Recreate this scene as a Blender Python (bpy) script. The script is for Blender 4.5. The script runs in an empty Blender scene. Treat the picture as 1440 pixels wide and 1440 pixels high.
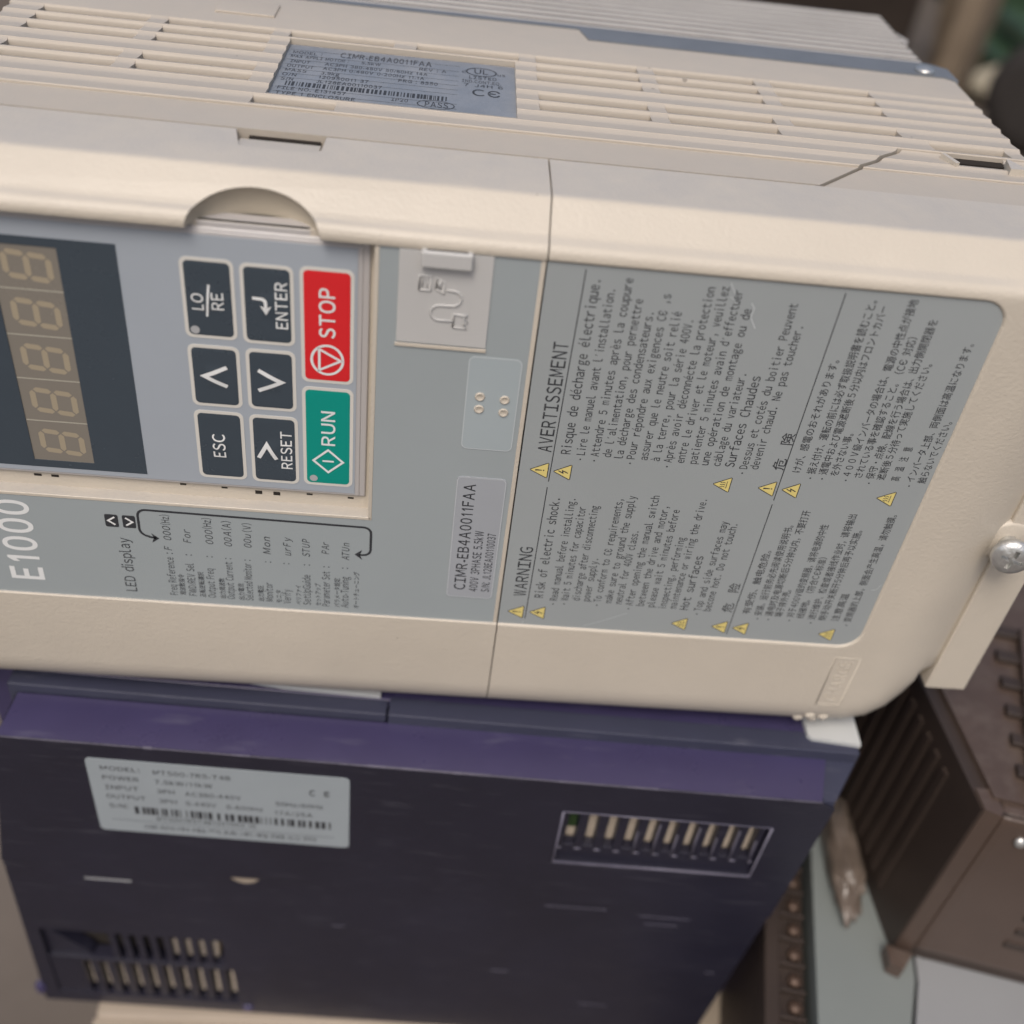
import bpy, bmesh, math, random
from mathutils import Vector, Matrix
random.seed(7)
SC = bpy.context.scene
COL = SC.collection
S = 0.001                       # all coordinates below are millimetres
R = math.radians

# ------------------------------------------------------------------ camera
cd = bpy.data.cameras.new('camera'); cam = bpy.data.objects.new('camera', cd); COL.objects.link(cam)
cd.sensor_fit = 'HORIZONTAL'; cd.sensor_width = 36.0; cd.lens = 38.15
cd.clip_start = 0.01; cd.clip_end = 200.0
cam.matrix_world = Matrix(((0.9944, -0.07312, -0.07632, 0.0),
                           (-0.01104, 0.64628, -0.76302, -0.1806),
                           (0.10512, 0.75959, 0.64186, 0.2226),
                           (0, 0, 0, 1)))
cd.dof.use_dof = True; cd.dof.focus_distance = 0.231; cd.dof.aperture_fstop = 8.5; cd.dof.aperture_blades = 0
SC.camera = cam

# ------------------------------------------------------------------ daylight: bright overcast, light from above and in front
SUN_EL, SUN_AZ = R(57), R(200)          # azimuth measured clockwise from +Y
w = bpy.data.worlds.new('World'); SC.world = w; w.use_nodes = True
nt = w.node_tree
bg = nt.nodes['Background']
sky = nt.nodes.new('ShaderNodeTexSky'); sky.sky_type = 'NISHITA'; sky.sun_disc = False
sky.sun_elevation = SUN_EL; sky.sun_rotation = SUN_AZ
sky.air_density = 1.0; sky.dust_density = 5.0; sky.ozone_density = 0.6
nt.links.new(sky.outputs[0], bg.inputs[0]); bg.inputs[1].default_value = 0.11
sl = bpy.data.lights.new('sun', 'SUN'); sl.energy = 1.3; sl.angle = R(24); sl.color = (1.0, 0.955, 0.90)
so = bpy.data.objects.new('sun', sl); COL.objects.link(so)
sd = Vector((math.sin(SUN_AZ)*math.cos(SUN_EL), math.cos(SUN_AZ)*math.cos(SUN_EL), math.sin(SUN_EL)))
so.rotation_euler = sd.to_track_quat('Z', 'Y').to_euler(); so.location = (0, -1, 3)
SC.view_settings.view_transform = 'Standard'; SC.view_settings.look = 'None'
SC.view_settings.gamma = 1.0; SC.view_settings.exposure = 0.25

# ------------------------------------------------------------------ materials
def lin(r, g, b):
    f = lambda c: (c/255)/12.92 if c/255 <= 0.04045 else (((c/255)+0.055)/1.055)**2.4
    return (f(r), f(g), f(b), 1)
def mat(name, col, rough=0.5, spec=0.5, metal=0.0, grain=0.0, gscale=2500, var=0.06, vscale=60, dust=0.0, dcol=(0.33, 0.32, 0.30, 1), coat=0.0, specks=0.0, trans=0.0, alpha=1.0, rvar=0.1, scratch=0.0):
    m = bpy.data.materials.new(name); m.use_nodes = True; n = m.node_tree; L = n.links
    b = n.nodes['Principled BSDF']
    b.inputs['Roughness'].default_value = rough; b.inputs['Metallic'].default_value = metal
    b.inputs['Specular IOR Level'].default_value = spec; b.inputs['Coat Weight'].default_value = coat
    b.inputs['Coat Roughness'].default_value = 0.15
    b.inputs['Alpha'].default_value = alpha
    tc = n.nodes.new('ShaderNodeTexCoord'); P = tc.outputs['Object']
    def noise(scale, detail=4, rough_=0.55):
        t = n.nodes.new('ShaderNodeTexNoise'); t.inputs['Scale'].default_value = scale
        t.inputs['Detail'].default_value = detail; t.inputs['Roughness'].default_value = rough_
        L.new(P, t.inputs['Vector']); return t.outputs['Fac']
    def math_(op, a, bb, c=None):
        t = n.nodes.new('ShaderNodeMath'); t.operation = op
        for i, v in enumerate((a, bb, c)):
            if v is None: continue
            if isinstance(v, (int, float)): t.inputs[i].default_value = v
            else: L.new(v, t.inputs[i])
        return t.outputs[0]
    def mix(f, a, bb):
        t = n.nodes.new('ShaderNodeMix'); t.data_type = 'RGBA'
        for k, v in ((0, f), (6, a), (7, bb)):
            if isinstance(v, (int, float)): t.inputs[k].default_value = v
            elif isinstance(v, tuple): t.inputs[k].default_value = v
            else: L.new(v, t.inputs[k])
        return t.outputs[2]
    c = tuple(col) if len(col) == 4 else tuple(col)+(1,)
    out = c
    if var > 0:
        dk = tuple(x*(1-var*2.2) for x in c[:3])+(1,); lt = tuple(min(1, x*(1+var)) for x in c[:3])+(1,)
        out = mix(noise(vscale, 6, 0.65), dk, lt)
    if dust > 0:
        g = n.nodes.new('ShaderNodeNewGeometry'); sx = n.nodes.new('ShaderNodeSeparateXYZ'); L.new(g.outputs['Normal'], sx.inputs[0])
        up = math_('MULTIPLY', math_('SMOOTH_MAX', math_('SUBTRACT', sx.outputs[2], 0.82), 0.0, 0.02), 5.5)
        f = math_('MULTIPLY', math_('MINIMUM', up, 1.0), math_('MULTIPLY_ADD', noise(90, 5, 0.7), 1.1, dust-0.55))
        cl = n.nodes.new('ShaderNodeClamp'); L.new(f, cl.inputs[0])
        out = mix(cl.outputs[0], out, dcol)
    if specks > 0:
        v = n.nodes.new('ShaderNodeTexVoronoi'); v.inputs['Scale'].default_value = 110; L.new(P, v.inputs['Vector'])
        sp = math_('LESS_THAN', v.outputs['Distance'], math_('MULTIPLY_ADD', noise(60, 2), 0.30*specks, -0.13*specks))
        out = mix(math_('MULTIPLY', sp, 0.55), out, (0.10, 0.085, 0.07, 1))
    if scratch > 0:
        mp = n.nodes.new('ShaderNodeMapping'); mp.inputs['Scale'].default_value = (14, 60, 160); mp.inputs['Rotation'].default_value = (0.3, 0.5, 0.2)
        L.new(P, mp.inputs[0]); t = n.nodes.new('ShaderNodeTexNoise'); t.inputs['Scale'].default_value = 5; t.inputs['Detail'].default_value = 6
        L.new(mp.outputs[0], t.inputs['Vector'])
        rr = n.nodes.new('ShaderNodeMapRange'); rr.inputs[1].default_value = 0.60; rr.inputs[2].default_value = 0.78; L.new(t.outputs[0], rr.inputs[0])
        out = mix(math_('MULTIPLY', rr.outputs[0], scratch), out, (0.30, 0.30, 0.34, 1))
    if isinstance(out, tuple): b.inputs['Base Color'].default_value = out
    else: L.new(out, b.inputs['Base Color'])
    if rvar > 0:
        L.new(math_('MULTIPLY_ADD', noise(45, 5, 0.7), rvar*2, rough-rvar), b.inputs['Roughness'])
    if grain > 0:
        bp = n.nodes.new('ShaderNodeBump'); bp.inputs['Strength'].default_value = grain; bp.inputs['Distance'].default_value = 0.0003
        L.new(noise(gscale, 2, 0.5), bp.inputs['Height']); L.new(bp.outputs[0], b.inputs['Normal'])
    return m
M = {}
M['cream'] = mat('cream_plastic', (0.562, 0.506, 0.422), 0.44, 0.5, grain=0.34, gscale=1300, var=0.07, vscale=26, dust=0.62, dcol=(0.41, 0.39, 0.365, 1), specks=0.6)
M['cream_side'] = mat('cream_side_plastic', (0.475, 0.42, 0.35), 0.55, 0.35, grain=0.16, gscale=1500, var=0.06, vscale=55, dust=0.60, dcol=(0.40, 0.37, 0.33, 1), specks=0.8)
M['cream_in'] = mat('cream_inner_plastic', (0.51, 0.45, 0.355), 0.5, 0.4, var=0.05)
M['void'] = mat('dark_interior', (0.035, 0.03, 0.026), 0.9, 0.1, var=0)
M['panel'] = mat('grey_printed_film', (0.325, 0.360, 0.368), 0.40, 0.45, grain=0.05, gscale=2200, var=0.04, vscale=25, rvar=0.06, scratch=0.10)
M['panel_b'] = mat('grey_warning_film', (0.325, 0.350, 0.352), 0.38, 0.45, grain=0.05, gscale=2200, var=0.04, vscale=25, rvar=0.06, scratch=0.10)
M['ink'] = mat('black_print', (0.035, 0.037, 0.042), 0.5, 0.4, var=0)
M['white_ink'] = mat('white_print', (0.72, 0.73, 0.72), 0.5, 0.4, var=0)
M['grey_ink'] = mat('dark_grey_print', (0.07, 0.075, 0.085), 0.5, 0.4, var=0)
M['yellow'] = mat('yellow_print', (0.70, 0.58, 0.21), 0.5, 0.4, var=0.03)
M['kgrey'] = mat('keypad_grey_film', (0.355, 0.39, 0.43), 0.40, 0.45, grain=0.05, var=0.03, rvar=0.06)
M['kbody'] = mat('keypad_body_plastic', (0.44, 0.42, 0.41), 0.35, 0.5, var=0.03)
M['slate'] = mat('dark_slate_film', (0.050, 0.066, 0.083), 0.27, 0.5, var=0.05, rvar=0.05)
M['keyrim'] = mat('pale_key_border', (0.62, 0.60, 0.55), 0.45, 0.4, var=0)
M['red'] = mat('red_key_film', (0.66, 0.02, 0.025), 0.36, 0.5, var=0.03, rvar=0.05)
M['green'] = mat('green_key_film', (0.0, 0.27, 0.215), 0.36, 0.5, var=0.03, rvar=0.05)
M['smoke'] = mat('smoked_window', (0.215, 0.195, 0.165), 0.25, 0.5, var=0.03)
M['segment'] = mat('unlit_segment', (0.355, 0.30, 0.215), 0.35, 0.4, var=0.04)
M['segline'] = mat('digit_divider', (0.42, 0.40, 0.33), 0.35, 0.4, var=0)
M['lgrey'] = mat('light_grey_plastic', (0.40, 0.405, 0.41), 0.42, 0.45, grain=0.08, var=0.04, dust=0.2)
M['port'] = mat('off_white_grey_plastic', (0.50, 0.495, 0.48), 0.42, 0.45, grain=0.1, var=0.04, dust=0.15)
M['clear'] = mat('clear_sticker_film', (0.365, 0.415, 0.43), 0.42, 0.5, var=0.03, vscale=50, rvar=0.05)
M['clear_rim'] = mat('clear_sticker_edge', (0.50, 0.53, 0.54), 0.3, 0.5, var=0)
M['silver'] = mat('silver_label', (0.35, 0.368, 0.392), 0.5, 0.35, var=0.04, rvar=0.06)
M['nplate'] = mat('grey_nameplate_film', (0.20, 0.225, 0.262), 0.5, 0.35, grain=0.3, gscale=1400, var=0.12, vscale=140, dust=0.12, dcol=(0.36, 0.36, 0.36, 1))
M['steel'] = mat('zinc_screw', (0.66, 0.66, 0.64), 0.36, 0.5, metal=0.8, grain=0.6, gscale=700, var=0.22, vscale=260, rvar=0.14)
M['flange'] = mat('grey_flange_metal', (0.20, 0.215, 0.235), 0.5, 0.4, metal=0.35, var=0.12, vscale=70)
M['fin'] = mat('dusty_aluminium', (0.50, 0.475, 0.44), 0.6, 0.3, metal=0.15, var=0.10, vscale=60, dust=0.3, dcol=(0.42, 0.40, 0.37, 1))
M['fin_groove_shade'] = mat('shaded_groove_metal', (0.17, 0.16, 0.15), 0.8, 0.2, var=0.15)  # shade between the fins, painted into the heat sink base
M['purple'] = mat('purple_plastic_lit', (0.052, 0.044, 0.108), 0.30, 0.5, var=0.16, vscale=28, rvar=0.14, scratch=0.10, specks=0.25)  # lit copy of the drive's plastic, sky light put into the colour
M['navy'] = mat('navy_plastic', (0.044, 0.047, 0.078), 0.45, 0.4, var=0.12, vscale=30, scratch=0.15)
M['purple_shaded'] = mat('purple_plastic_shaded', (0.0185, 0.0178, 0.032), 0.38, 0.5, grain=0.2, gscale=1500, var=0.2, vscale=22, rvar=0.18, scratch=0.10, specks=0.15)  # same purple plastic, painted darker for faces that catch less sky
M['wear_highlight'] = mat('wear_and_highlight_plastic', (0.16, 0.15, 0.20), 0.45, 0.5, var=0.42, vscale=130)  # scuffed plastic tone, also used for painted highlights on edge and vent
M['paperlab'] = mat('pale_label_paper', (0.31, 0.345, 0.365), 0.5, 0.3, var=0.05)
M['white'] = mat('white_card', (0.52, 0.53, 0.52), 0.6, 0.3, var=0.04)
M['beige'] = mat('beige_inner_parts', (0.56, 0.48, 0.39), 0.6, 0.3, var=0.1, vscale=200)
M['green_pcb'] = mat('green_board', (0.03, 0.06, 0.02), 0.5, 0.4, var=0.2)
M['copper'] = mat('copper_terminal', (0.115, 0.075, 0.056), 0.45, 0.4, metal=0.4, var=0.2, vscale=300)
M['dbrown'] = mat('dark_brown_plastic', (0.045, 0.032, 0.026), 0.5, 0.4, grain=0.1, var=0.15, vscale=40)
M['brown'] = mat('brown_plastic', (0.088, 0.060, 0.047), 0.33, 0.5, grain=0.15, var=0.18, vscale=30, dust=0.05, dcol=(0.20, 0.165, 0.14, 1))
M['ggrey'] = mat('grey_green_metal', (0.20, 0.22, 0.212), 0.5, 0.4, var=0.06, vscale=20)
M['pgrey'] = mat('pale_grey_plastic', (0.27, 0.275, 0.28), 0.5, 0.4, var=0.05, vscale=20)
M['tan'] = mat('tan_plastic', (0.36, 0.30, 0.235), 0.5, 0.4, var=0.05, vscale=30)
M['wrap'] = mat('crumpled_wrap', (0.165, 0.13, 0.105), 0.32, 0.5, var=0.35, vscale=120, coat=0.3)
M['ground'] = mat('dusty_concrete', (0.145, 0.122, 0.104), 0.9, 0.2, grain=0.5, gscale=90, var=0.22, vscale=9)
M['wood'] = mat('weathered_wood', (0.24, 0.185, 0.13), 0.8, 0.2, grain=0.3, gscale=200, var=0.25, vscale=18)
M['dwood'] = mat('dark_timber', (0.040, 0.030, 0.024), 0.85, 0.2, grain=0.3, gscale=200, var=0.3, vscale=18)
M['rubber'] = mat('black_rubber', (0.032, 0.027, 0.024), 0.6, 0.3, var=0.2)
M['hub'] = mat('dull_hub_metal', (0.26, 0.26, 0.28), 0.45, 0.5, metal=0.6, var=0.2)
M['leaf'] = mat('green_leaf', (0.035, 0.075, 0.030), 0.55, 0.4, var=0.35, vscale=30)
M['gpaint'] = mat('green_machine_paint', (0.045, 0.085, 0.045), 0.4, 0.5, var=0.25, vscale=14)
M['leaf2'] = mat('dry_leaf', (0.30, 0.26, 0.17), 0.7, 0.3, var=0.3, vscale=30)
M['stone'] = mat('pale_stone', (0.40, 0.36, 0.28), 0.8, 0.2, grain=0.4, gscale=120, var=0.2)

# ------------------------------------------------------------------ mesh helpers
class MB:
    def __init__(s): s.v = []; s.f = []; s.m = []; s.sm = []
    def add(s, vs, fs, mi=0, sm=False):
        b = len(s.v); s.v += [tuple(x) for x in vs]
        for f in fs: s.f.append(tuple(i+b for i in f)); s.m.append(mi); s.sm.append(sm)
    def bm(s, bm, mi=0, sm=False):
        bm.verts.ensure_lookup_table(); bm.verts.index_update()
        s.add([tuple(v.co) for v in bm.verts], [[v.index for v in f.verts] for f in bm.faces], mi, sm); bm.free()
    def quad(s, a, b, c, d, mi=0): s.add([a, b, c, d], [(0, 1, 2, 3)], mi)
    def box(s, x0, x1, y0, y1, z0, z1, r=0.0, mi=0, seg=3, xf=None):
        bm = bmesh.new(); bmesh.ops.create_cube(bm, size=1)
        for v in bm.verts: v.co = ((x0+x1)/2+v.co.x*(x1-x0), (y0+y1)/2+v.co.y*(y1-y0), (z0+z1)/2+v.co.z*(z1-z0))
        if r > 0: bmesh.ops.bevel(bm, geom=bm.edges[:], offset=r, segments=seg, affect='EDGES', profile=0.6, clamp_overlap=True)
        if xf: 
            for v in bm.verts: v.co = xf(v.co)
        s.bm(bm, mi, False)
    def prism(s, poly, fn, h0, h1, mi=0, r=0.0, seg=3):          # poly of (a, b); fn(a, b, h) -> xyz
        bm = bmesh.new(); n = len(poly)
        lo = [bm.verts.new(fn(a, b, h0)) for a, b in poly]; hi = [bm.verts.new(fn(a, b, h1)) for a, b in poly]
        bm.faces.new(lo[::-1]); bm.faces.new(hi)
        for i in range(n): bm.faces.new((lo[i], lo[(i+1) % n], hi[(i+1) % n], hi[i]))
        if r > 0:
            es = [e for e in bm.edges if e.calc_face_angle(0) > 0.5]
            bmesh.ops.bevel(bm, geom=es, offset=r, segments=seg, affect='EDGES', profile=0.6, clamp_overlap=True)
        bmesh.ops.recalc_face_normals(bm, faces=bm.faces[:])
        s.bm(bm, mi, False)
    def lathe(s, prof, o, ax, n=32, mi=0, sm=True):               # prof of (r, h) along axis ax
        ax = Vector(ax).normalized(); a = ax.orthogonal().normalized(); b = ax.cross(a); o = Vector(o)
        vs = []; fs = []
        for r, h in prof:
            for i in range(n):
                t = 2*math.pi*i/n; vs.append(o+ax*h+(a*math.cos(t)+b*math.sin(t))*r)
        for j in range(len(prof)-1):
            for i in range(n): fs.append((j*n+i, j*n+(i+1) % n, (j+1)*n+(i+1) % n, (j+1)*n+i))
        if prof[0][0] > 1e-6: fs.append(tuple(range(n))[::-1])
        if prof[-1][0] > 1e-6: fs.append(tuple((len(prof)-1)*n+i for i in range(n)))
        s.add(vs, fs, mi, sm)
    def tube(s, pts, r, n=8, mi=0):
        pts = [Vector(p) for p in pts]; vs = []; fs = []
        up = None
        for i, p in enumerate(pts):
            d = (pts[min(i+1, len(pts)-1)]-pts[max(i-1, 0)]).normalized()
            a = d.orthogonal().normalized() if up is None else (up-d*up.dot(d)).normalized(); up = a; b = d.cross(a)
            rr = r[i] if isinstance(r, (list, tuple)) else r
            for k in range(n):
                t = 2*math.pi*k/n; vs.append(p+(a*math.cos(t)+b*math.sin(t))*rr)
        for i in range(len(pts)-1):
            for k in range(n): fs.append((i*n+k, i*n+(k+1) % n, (i+1)*n+(k+1) % n, (i+1)*n+k))
        fs.append(tuple(range(n))[::-1]); fs.append(tuple((len(pts)-1)*n+k for k in range(n)))
        s.add(vs, fs, mi, True)
    def stroke(s, pts, wd, fn, mi=0, closed=False):               # flat ribbon of printed line in a plane, fn(a, b) -> xyz
        n = len(pts); L_ = []; R_ = []
        for i in range(n):
            p = Vector(pts[i]); q0 = Vector(pts[i-1]) if (i > 0 or closed) else None; q1 = Vector(pts[(i+1) % n]) if (i < n-1 or closed) else None
            d0 = (p-q0).normalized() if q0 is not None else (q1-p).normalized(); d1 = (q1-p).normalized() if q1 is not None else d0
            n0 = Vector((-d0.y, d0.x)); n1 = Vector((-d1.y, d1.x)); m = (n0+n1)
            m = m.normalized() if m.length > 1e-5 else n0
            k = wd/2/max(0.35, m.dot(n0)); L_.append(p+m*k); R_.append(p-m*k)
        vs = [fn(*v) for v in L_]+[fn(*v) for v in R_]
        fs = [(i, (i+1) % n, n+(i+1) % n, n+i) for i in range(n if closed else n-1)]
        s.add(vs, fs, mi)
    def poly(s, pts, fn, mi=0): s.add([fn(*p) for p in pts], [tuple(range(len(pts)))], mi)
FONT = bpy.data.curves.new('lettering', 'FONT'); FONT.size = 1.0; FONT.resolution_u = 3
FO = bpy.data.objects.new('lettering', FONT)
GL = {}
def glyph(c, weight, shear, ext, asc=False):
    k = (c, weight, shear, ext, asc)
    if c == '1' and k not in GL:
        t = 0.042+weight; sh = lambda x, y: (x+y*shear, y, ext)
        GL[k] = ([sh(0.24-t, 0), sh(0.24+t, 0), sh(0.24+t, 0.735), sh(0.24-t*0.6, 0.735), sh(0.06, 0.60), sh(0.06, 0.60-2.2*t), sh(0.24-t, 0.735-3.2*t)], [(0, 1, 2, 3, 6), (3, 4, 5, 6)])
    if k not in GL:
        FONT.body = chr(ord(c)+0xFEE0) if 0x21 <= ord(c) <= 0x7E and c not in '-/' and not asc else c
        FONT.shear = shear; FONT.offset = weight; FONT.extrude = ext
        me = FO.to_mesh(); GL[k] = ([tuple(p.co) for p in me.vertices], [tuple(p.vertices) for p in me.polygons]); FO.to_mesh_clear()
    return GL[k]
ACC = {'é': ('e', '´'), 'è': ('e', '`'), 'à': ('a', '`'), 'â': ('a', '^')}
def layout(s, em, weight, shear, ext, mono, gap):
    """-> vertices in em units (x not yet fitted) and faces"""
    V = []; F = []; x = 0.0
    def put(vs, fs, f):
        b = len(V); V.extend(f(v) for v in vs); F.extend(tuple(i+b for i in q) for q in fs)
    for c in s:
        wide = ord(c) > 0x2E00
        if c in ' \u3000': x += 1.0 if (mono or wide) else 0.45; continue
        base, acc = ACC.get(c, (c, None))
        vs, fs = glyph(base, weight, shear, ext)
        if not vs: x += 0.5; continue
        x0 = min(v[0] for v in vs); x1 = max(v[0] for v in vs)
        if wide: off = x; adv = 1.0
        elif mono:
            gw = x1-x0; kx = min(1.66, 0.82/gw); cxx = (x0+x1)/2; vs = [((a-cxx)*kx+cxx, b_, c_) for a, b_, c_ in vs]; off = x+0.5-cxx; adv = 1.0
        else:
            g2 = gap*(2.0 if c == '1' else 1.0); off = x-x0+g2/2; adv = x1-x0+g2
        put(vs, fs, lambda v: (v[0]+off, v[1], v[2]))
        if acc:
            cx = off+(x0+x1)/2; q = {'´': ((-.07, .62), (.12, .84), (.24, .81), (.01, .61)), '`': ((.07, .62), (-.12, .84), (-.24, .81), (-.01, .61)), '^': ((-.17, .60), (0, .76), (.17, .60), (0, .68))}[acc]
            put([(cx+a, b_, 0) for a, b_ in q], [(0, 1, 2, 3)], lambda v: v)
        x += adv
    return V, F
def text(mb, s, o, u, v, width, em, mi=0, shear=0.0, weight=0.0, yoff=0.0, mono=False, gap=0.15, ext=0.0):
    """print s starting at o along u (fitted to width) with height em along v"""
    V, F = layout(s, em, weight, shear, ext, mono, gap)
    if not V: return
    xs = [p[0] for p in V]; x0, x1 = min(xs), max(xs); k = width/(x1-x0) if width else em
    o = Vector(o); u = Vector(u); v = Vector(v); n = u.cross(v)
    mb.add([o+u*((p[0]-x0)*k)+v*((p[1]+yoff)*em)+n*(p[2]*em) for p in V], F, mi)
CAP = 1/0.733
def link(name, mb, mats, parent=None, root=(0, 0, 0)):
    me = bpy.data.meshes.new(name)
    rx, ry, rz = root
    me.from_pydata([((x-rx)*S, (y-ry)*S, (z-rz)*S) for x, y, z in mb.v], [], mb.f)
    for m in (mats if isinstance(mats, (list, tuple)) else [mats]): me.materials.append(M[m])
    me.polygons.foreach_set('material_index', mb.m); me.polygons.foreach_set('use_smooth', mb.sm)
    me.update()
    o = bpy.data.objects.new(name, me); COL.objects.link(o)
    if parent is not None: o.parent = parent
    else: o.location = (rx*S, ry*S, rz*S)
    return o
def autosmooth(o, ang=35):
    me = o.data; bm = bmesh.new(); bm.from_mesh(me)
    for e in bm.edges: e.smooth = e.calc_face_angle(0) < R(ang)
    for f in bm.faces: f.smooth = True
    bm.to_mesh(me); bm.free()
def thing(name, label, cat, root, group=None):
    o = bpy.data.objects.new(name, None); COL.objects.link(o); o.empty_display_size = 0.02
    o.location = tuple(c*S for c in root); o['label'] = label; o['category'] = cat
    if group: o['group'] = group
    return o
def tag(o, label, cat, group=None, kind=None):
    o['label'] = label
    if cat: o['category'] = cat
    if group: o['group'] = group
    if kind: o['kind'] = kind
    return o
def rrect(x0, x1, z0, z1, r, n=5):
    pts = []
    for cx, cz, a0 in ((x1-r, z1-r, 0), (x0+r, z1-r, 90), (x0+r, z0+r, 180), (x1-r, z0+r, 270)):
        for i in range(n+1):
            a = R(a0+90*i/n); pts.append((cx+r*math.cos(a), cz+r*math.sin(a)))
    return pts
def front(Y): return lambda x, z: (x, Y, z)
def boolean(o, cutters, op='DIFFERENCE'):
    for c in cutters:
        md = o.modifiers.new('cut', 'BOOLEAN'); md.operation = op; md.solver = 'EXACT'; md.object = c
    bpy.context.view_layer.update()
    me = bpy.data.meshes.new_from_object(o.evaluated_get(bpy.context.evaluated_depsgraph_get()))
    o.modifiers.clear(); o.data = me
    for c in cutters: bpy.data.objects.remove(c)
# ================================================================== SETTING: the ground of the yard
g = MB(); N_ = 40
for i in range(N_+1):
    for j in range(N_+1):
        x = -9000+18000*i/N_; y = -5000+18000*j/N_
        g.v.append((x, y, -206.0))
for i in range(N_):
    for j in range(N_):
        a = i*(N_+1)+j; g.f.append((a, a+N_+1, a+N_+2, a+1)); g.m.append(0); g.sm.append(False)
gr = link('ground', g, 'ground'); gr['kind'] = 'structure'

# ================================================================== THE CREAM DRIVE, lying on its side (its own right side faces up)
RT = (10, 60, 0)
drive = thing('motor_drive', 'cream plastic motor drive with grey digital keypad lying on its side on top', 'motor drive', RT)
def P(name, mb, mats, parent=None): return link(name, mb, mats, parent or drive, RT)

# ---- housing: body box, ribbed vent side, flat rear band
hb = MB()
hb.box(-104, 125.2, 26, 100, 1.0, 133.5, 2.0, 0)
hb.box(-104, 125.6, 85.0, 111.5, 1.0, 140.3, 0.8, 0)                      # flat rear band
hb.box(-104, -100.5, 25.6, 86, 2, 139.6, 0.6, 0)
hb.box(122.6, 125.6, 25.6, 86, 2, 139.4, 0.6, 0)
hb.box(-59, -45, 92.6, 102, 140.2, 140.8, 0.25, 0)
YK = [85.0-6.08*k for k in range(9)]
def cellprism(mb, pts, x0, x1, dz=0.0):
    """pts (Y, z) polygon swept along X between limits that may depend on Y"""
    fx = lambda v: v if callable(v) else (lambda Y: v)
    a, b = fx(x0), fx(x1); n = len(pts)
    vs = [(a(y), y, z+dz) for y, z in pts]+[(b(y), y, z+dz) for y, z in pts]
    fs = [(i, (i+1) % n, n+(i+1) % n, n+i) for i in range(n)]
    mb.add(vs, fs); mb.add(vs, [tuple(range(n))[::-1], tuple(range(n, 2*n))])
def solid(yb, yt): return [(yb, 137), (yb, 140.42), (yb+0.22, 140.6), (yb+0.8, 140.5), (yt-2.0, 140.12), (yt-0.85, 140.06), (yt-0.28, 140.4), (yt, 140.5), (yt, 137)]
def lip(yb, yt): return [(yb, 137), (yb, 140.42), (yb+0.22, 140.6), (yb+0.8, 140.5), (yb+1.75, 140.25), (yb+1.9, 140.0), (yb+1.9, 137)]
def back(yb, yt): return [(yt-0.62, 138.35), (yt-0.62, 139.9), (yt-0.28, 140.36), (yt, 140.5), (yt, 138.35)]
def cell(mb, k, x0, x1, kind, dz=0.0):
    yt = YK[k]; yb = YK[k+1] if k < 8 else YK[8]-6.08
    if kind == 's': cellprism(mb, solid(yb, yt), x0, x1, dz)
    else:
        cellprism(mb, lip(yb, yt), x0, x1, dz); cellprism(mb, back(yb, yt), x0, x1, dz)
SL = [(-95.8, -71.9), (-67.9, -43.8), (-39.9, -15.9), (-10.7, 13.2), (17.2, 41.4), (45.4, 69.8), (73.8, 98.4)]
diag = lambda off: (lambda Y: 72.2+off+(Y-25.0)*0.98)
NP = (-39.3, 12.3)
low = MB()                                                               # lower end piece beyond the diagonal step
for k in range(8):
    slots = []
    if k in (0, 1, 2, 4, 5): slots = list(SL)
    if k == 0: pass
    elif k <= 5: slots = [s for s in slots if s[1] < NP[0]-1 or s[0] > NP[1]+1]
    if k in (5,): slots = [s for s in slots if s[0] < 70]+[(104.0, 121.3)]
    if k == 7: slots = [(-41.5, -24.8)]
    x = -103.0; end = 125.0
    rows = []
    if k == 6: end_here = diag(0)
    elif k == 7: end_here = diag(0)
    else: end_here = end
    for a, b in sorted(slots):
        rows.append((x, a, 's')); rows.append((a, b, 'o')); x = b
    rows.append((x, end_here, 's'))
    for a, b, kd in rows:
        if 1 <= k <= 6 and kd == 's' and not callable(a) and a < NP[0] and (callable(b) or b > NP[1]):
            cell(hb, k, a, NP[0], 's'); cell(hb, k, NP[1], b, 's')
            if k == 6: cellprism(hb, lip(YK[7], YK[6]), NP[0], NP[1])
            continue
        cell(hb, k, a, b, kd)
    if k in (6, 7):
        if k == 6:
            cell(low, k, diag(1.0), 105.4, 's', -0.35); cell(low, k, 119.0, 125.5, 's', -0.35)
            cellprism(low, lip(YK[7], YK[6]), 105.4, 119.0, -0.5)
        else: cell(low, k, diag(1.0), 125.5, 's', -0.35)
# flat strip in front of the last ridge
hb.box(-103, 72.2, 25.3, YK[8]+0.05, 137, 140.0, 0.0, 0)
cellprism(hb, [(25.3, 137), (25.3, 139.98), (YK[8], 139.98), (YK[8], 137)], 72.0, diag(0))
cellprism(low, [(25.3, 137), (25.3, 140.1), (YK[8], 140.15), (YK[8], 137)], diag(1.0), 125.5, -0.35)
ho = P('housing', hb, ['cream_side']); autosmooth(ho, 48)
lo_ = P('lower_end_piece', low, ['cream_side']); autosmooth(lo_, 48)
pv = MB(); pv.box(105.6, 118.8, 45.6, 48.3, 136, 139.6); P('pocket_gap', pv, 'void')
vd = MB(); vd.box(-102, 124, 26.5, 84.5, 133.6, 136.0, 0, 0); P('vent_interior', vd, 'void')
cl = MB(); cl.prism([(117.6, 41.0), (121.6, 41.4), (119.2, 46.4), (118.6, 46.4)], lambda a, b, h: (a, b, h), 138.5, 141.2, 0, 0.3)
cl.prism([(104.4, 47.2), (105.3, 47.2), (107.0, 42.6), (106.0, 42.0)], lambda a, b, h: (a, b, h), 138.5, 140.9, 0, 0.25)
P('latch_clip', cl, 'cream')
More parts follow.
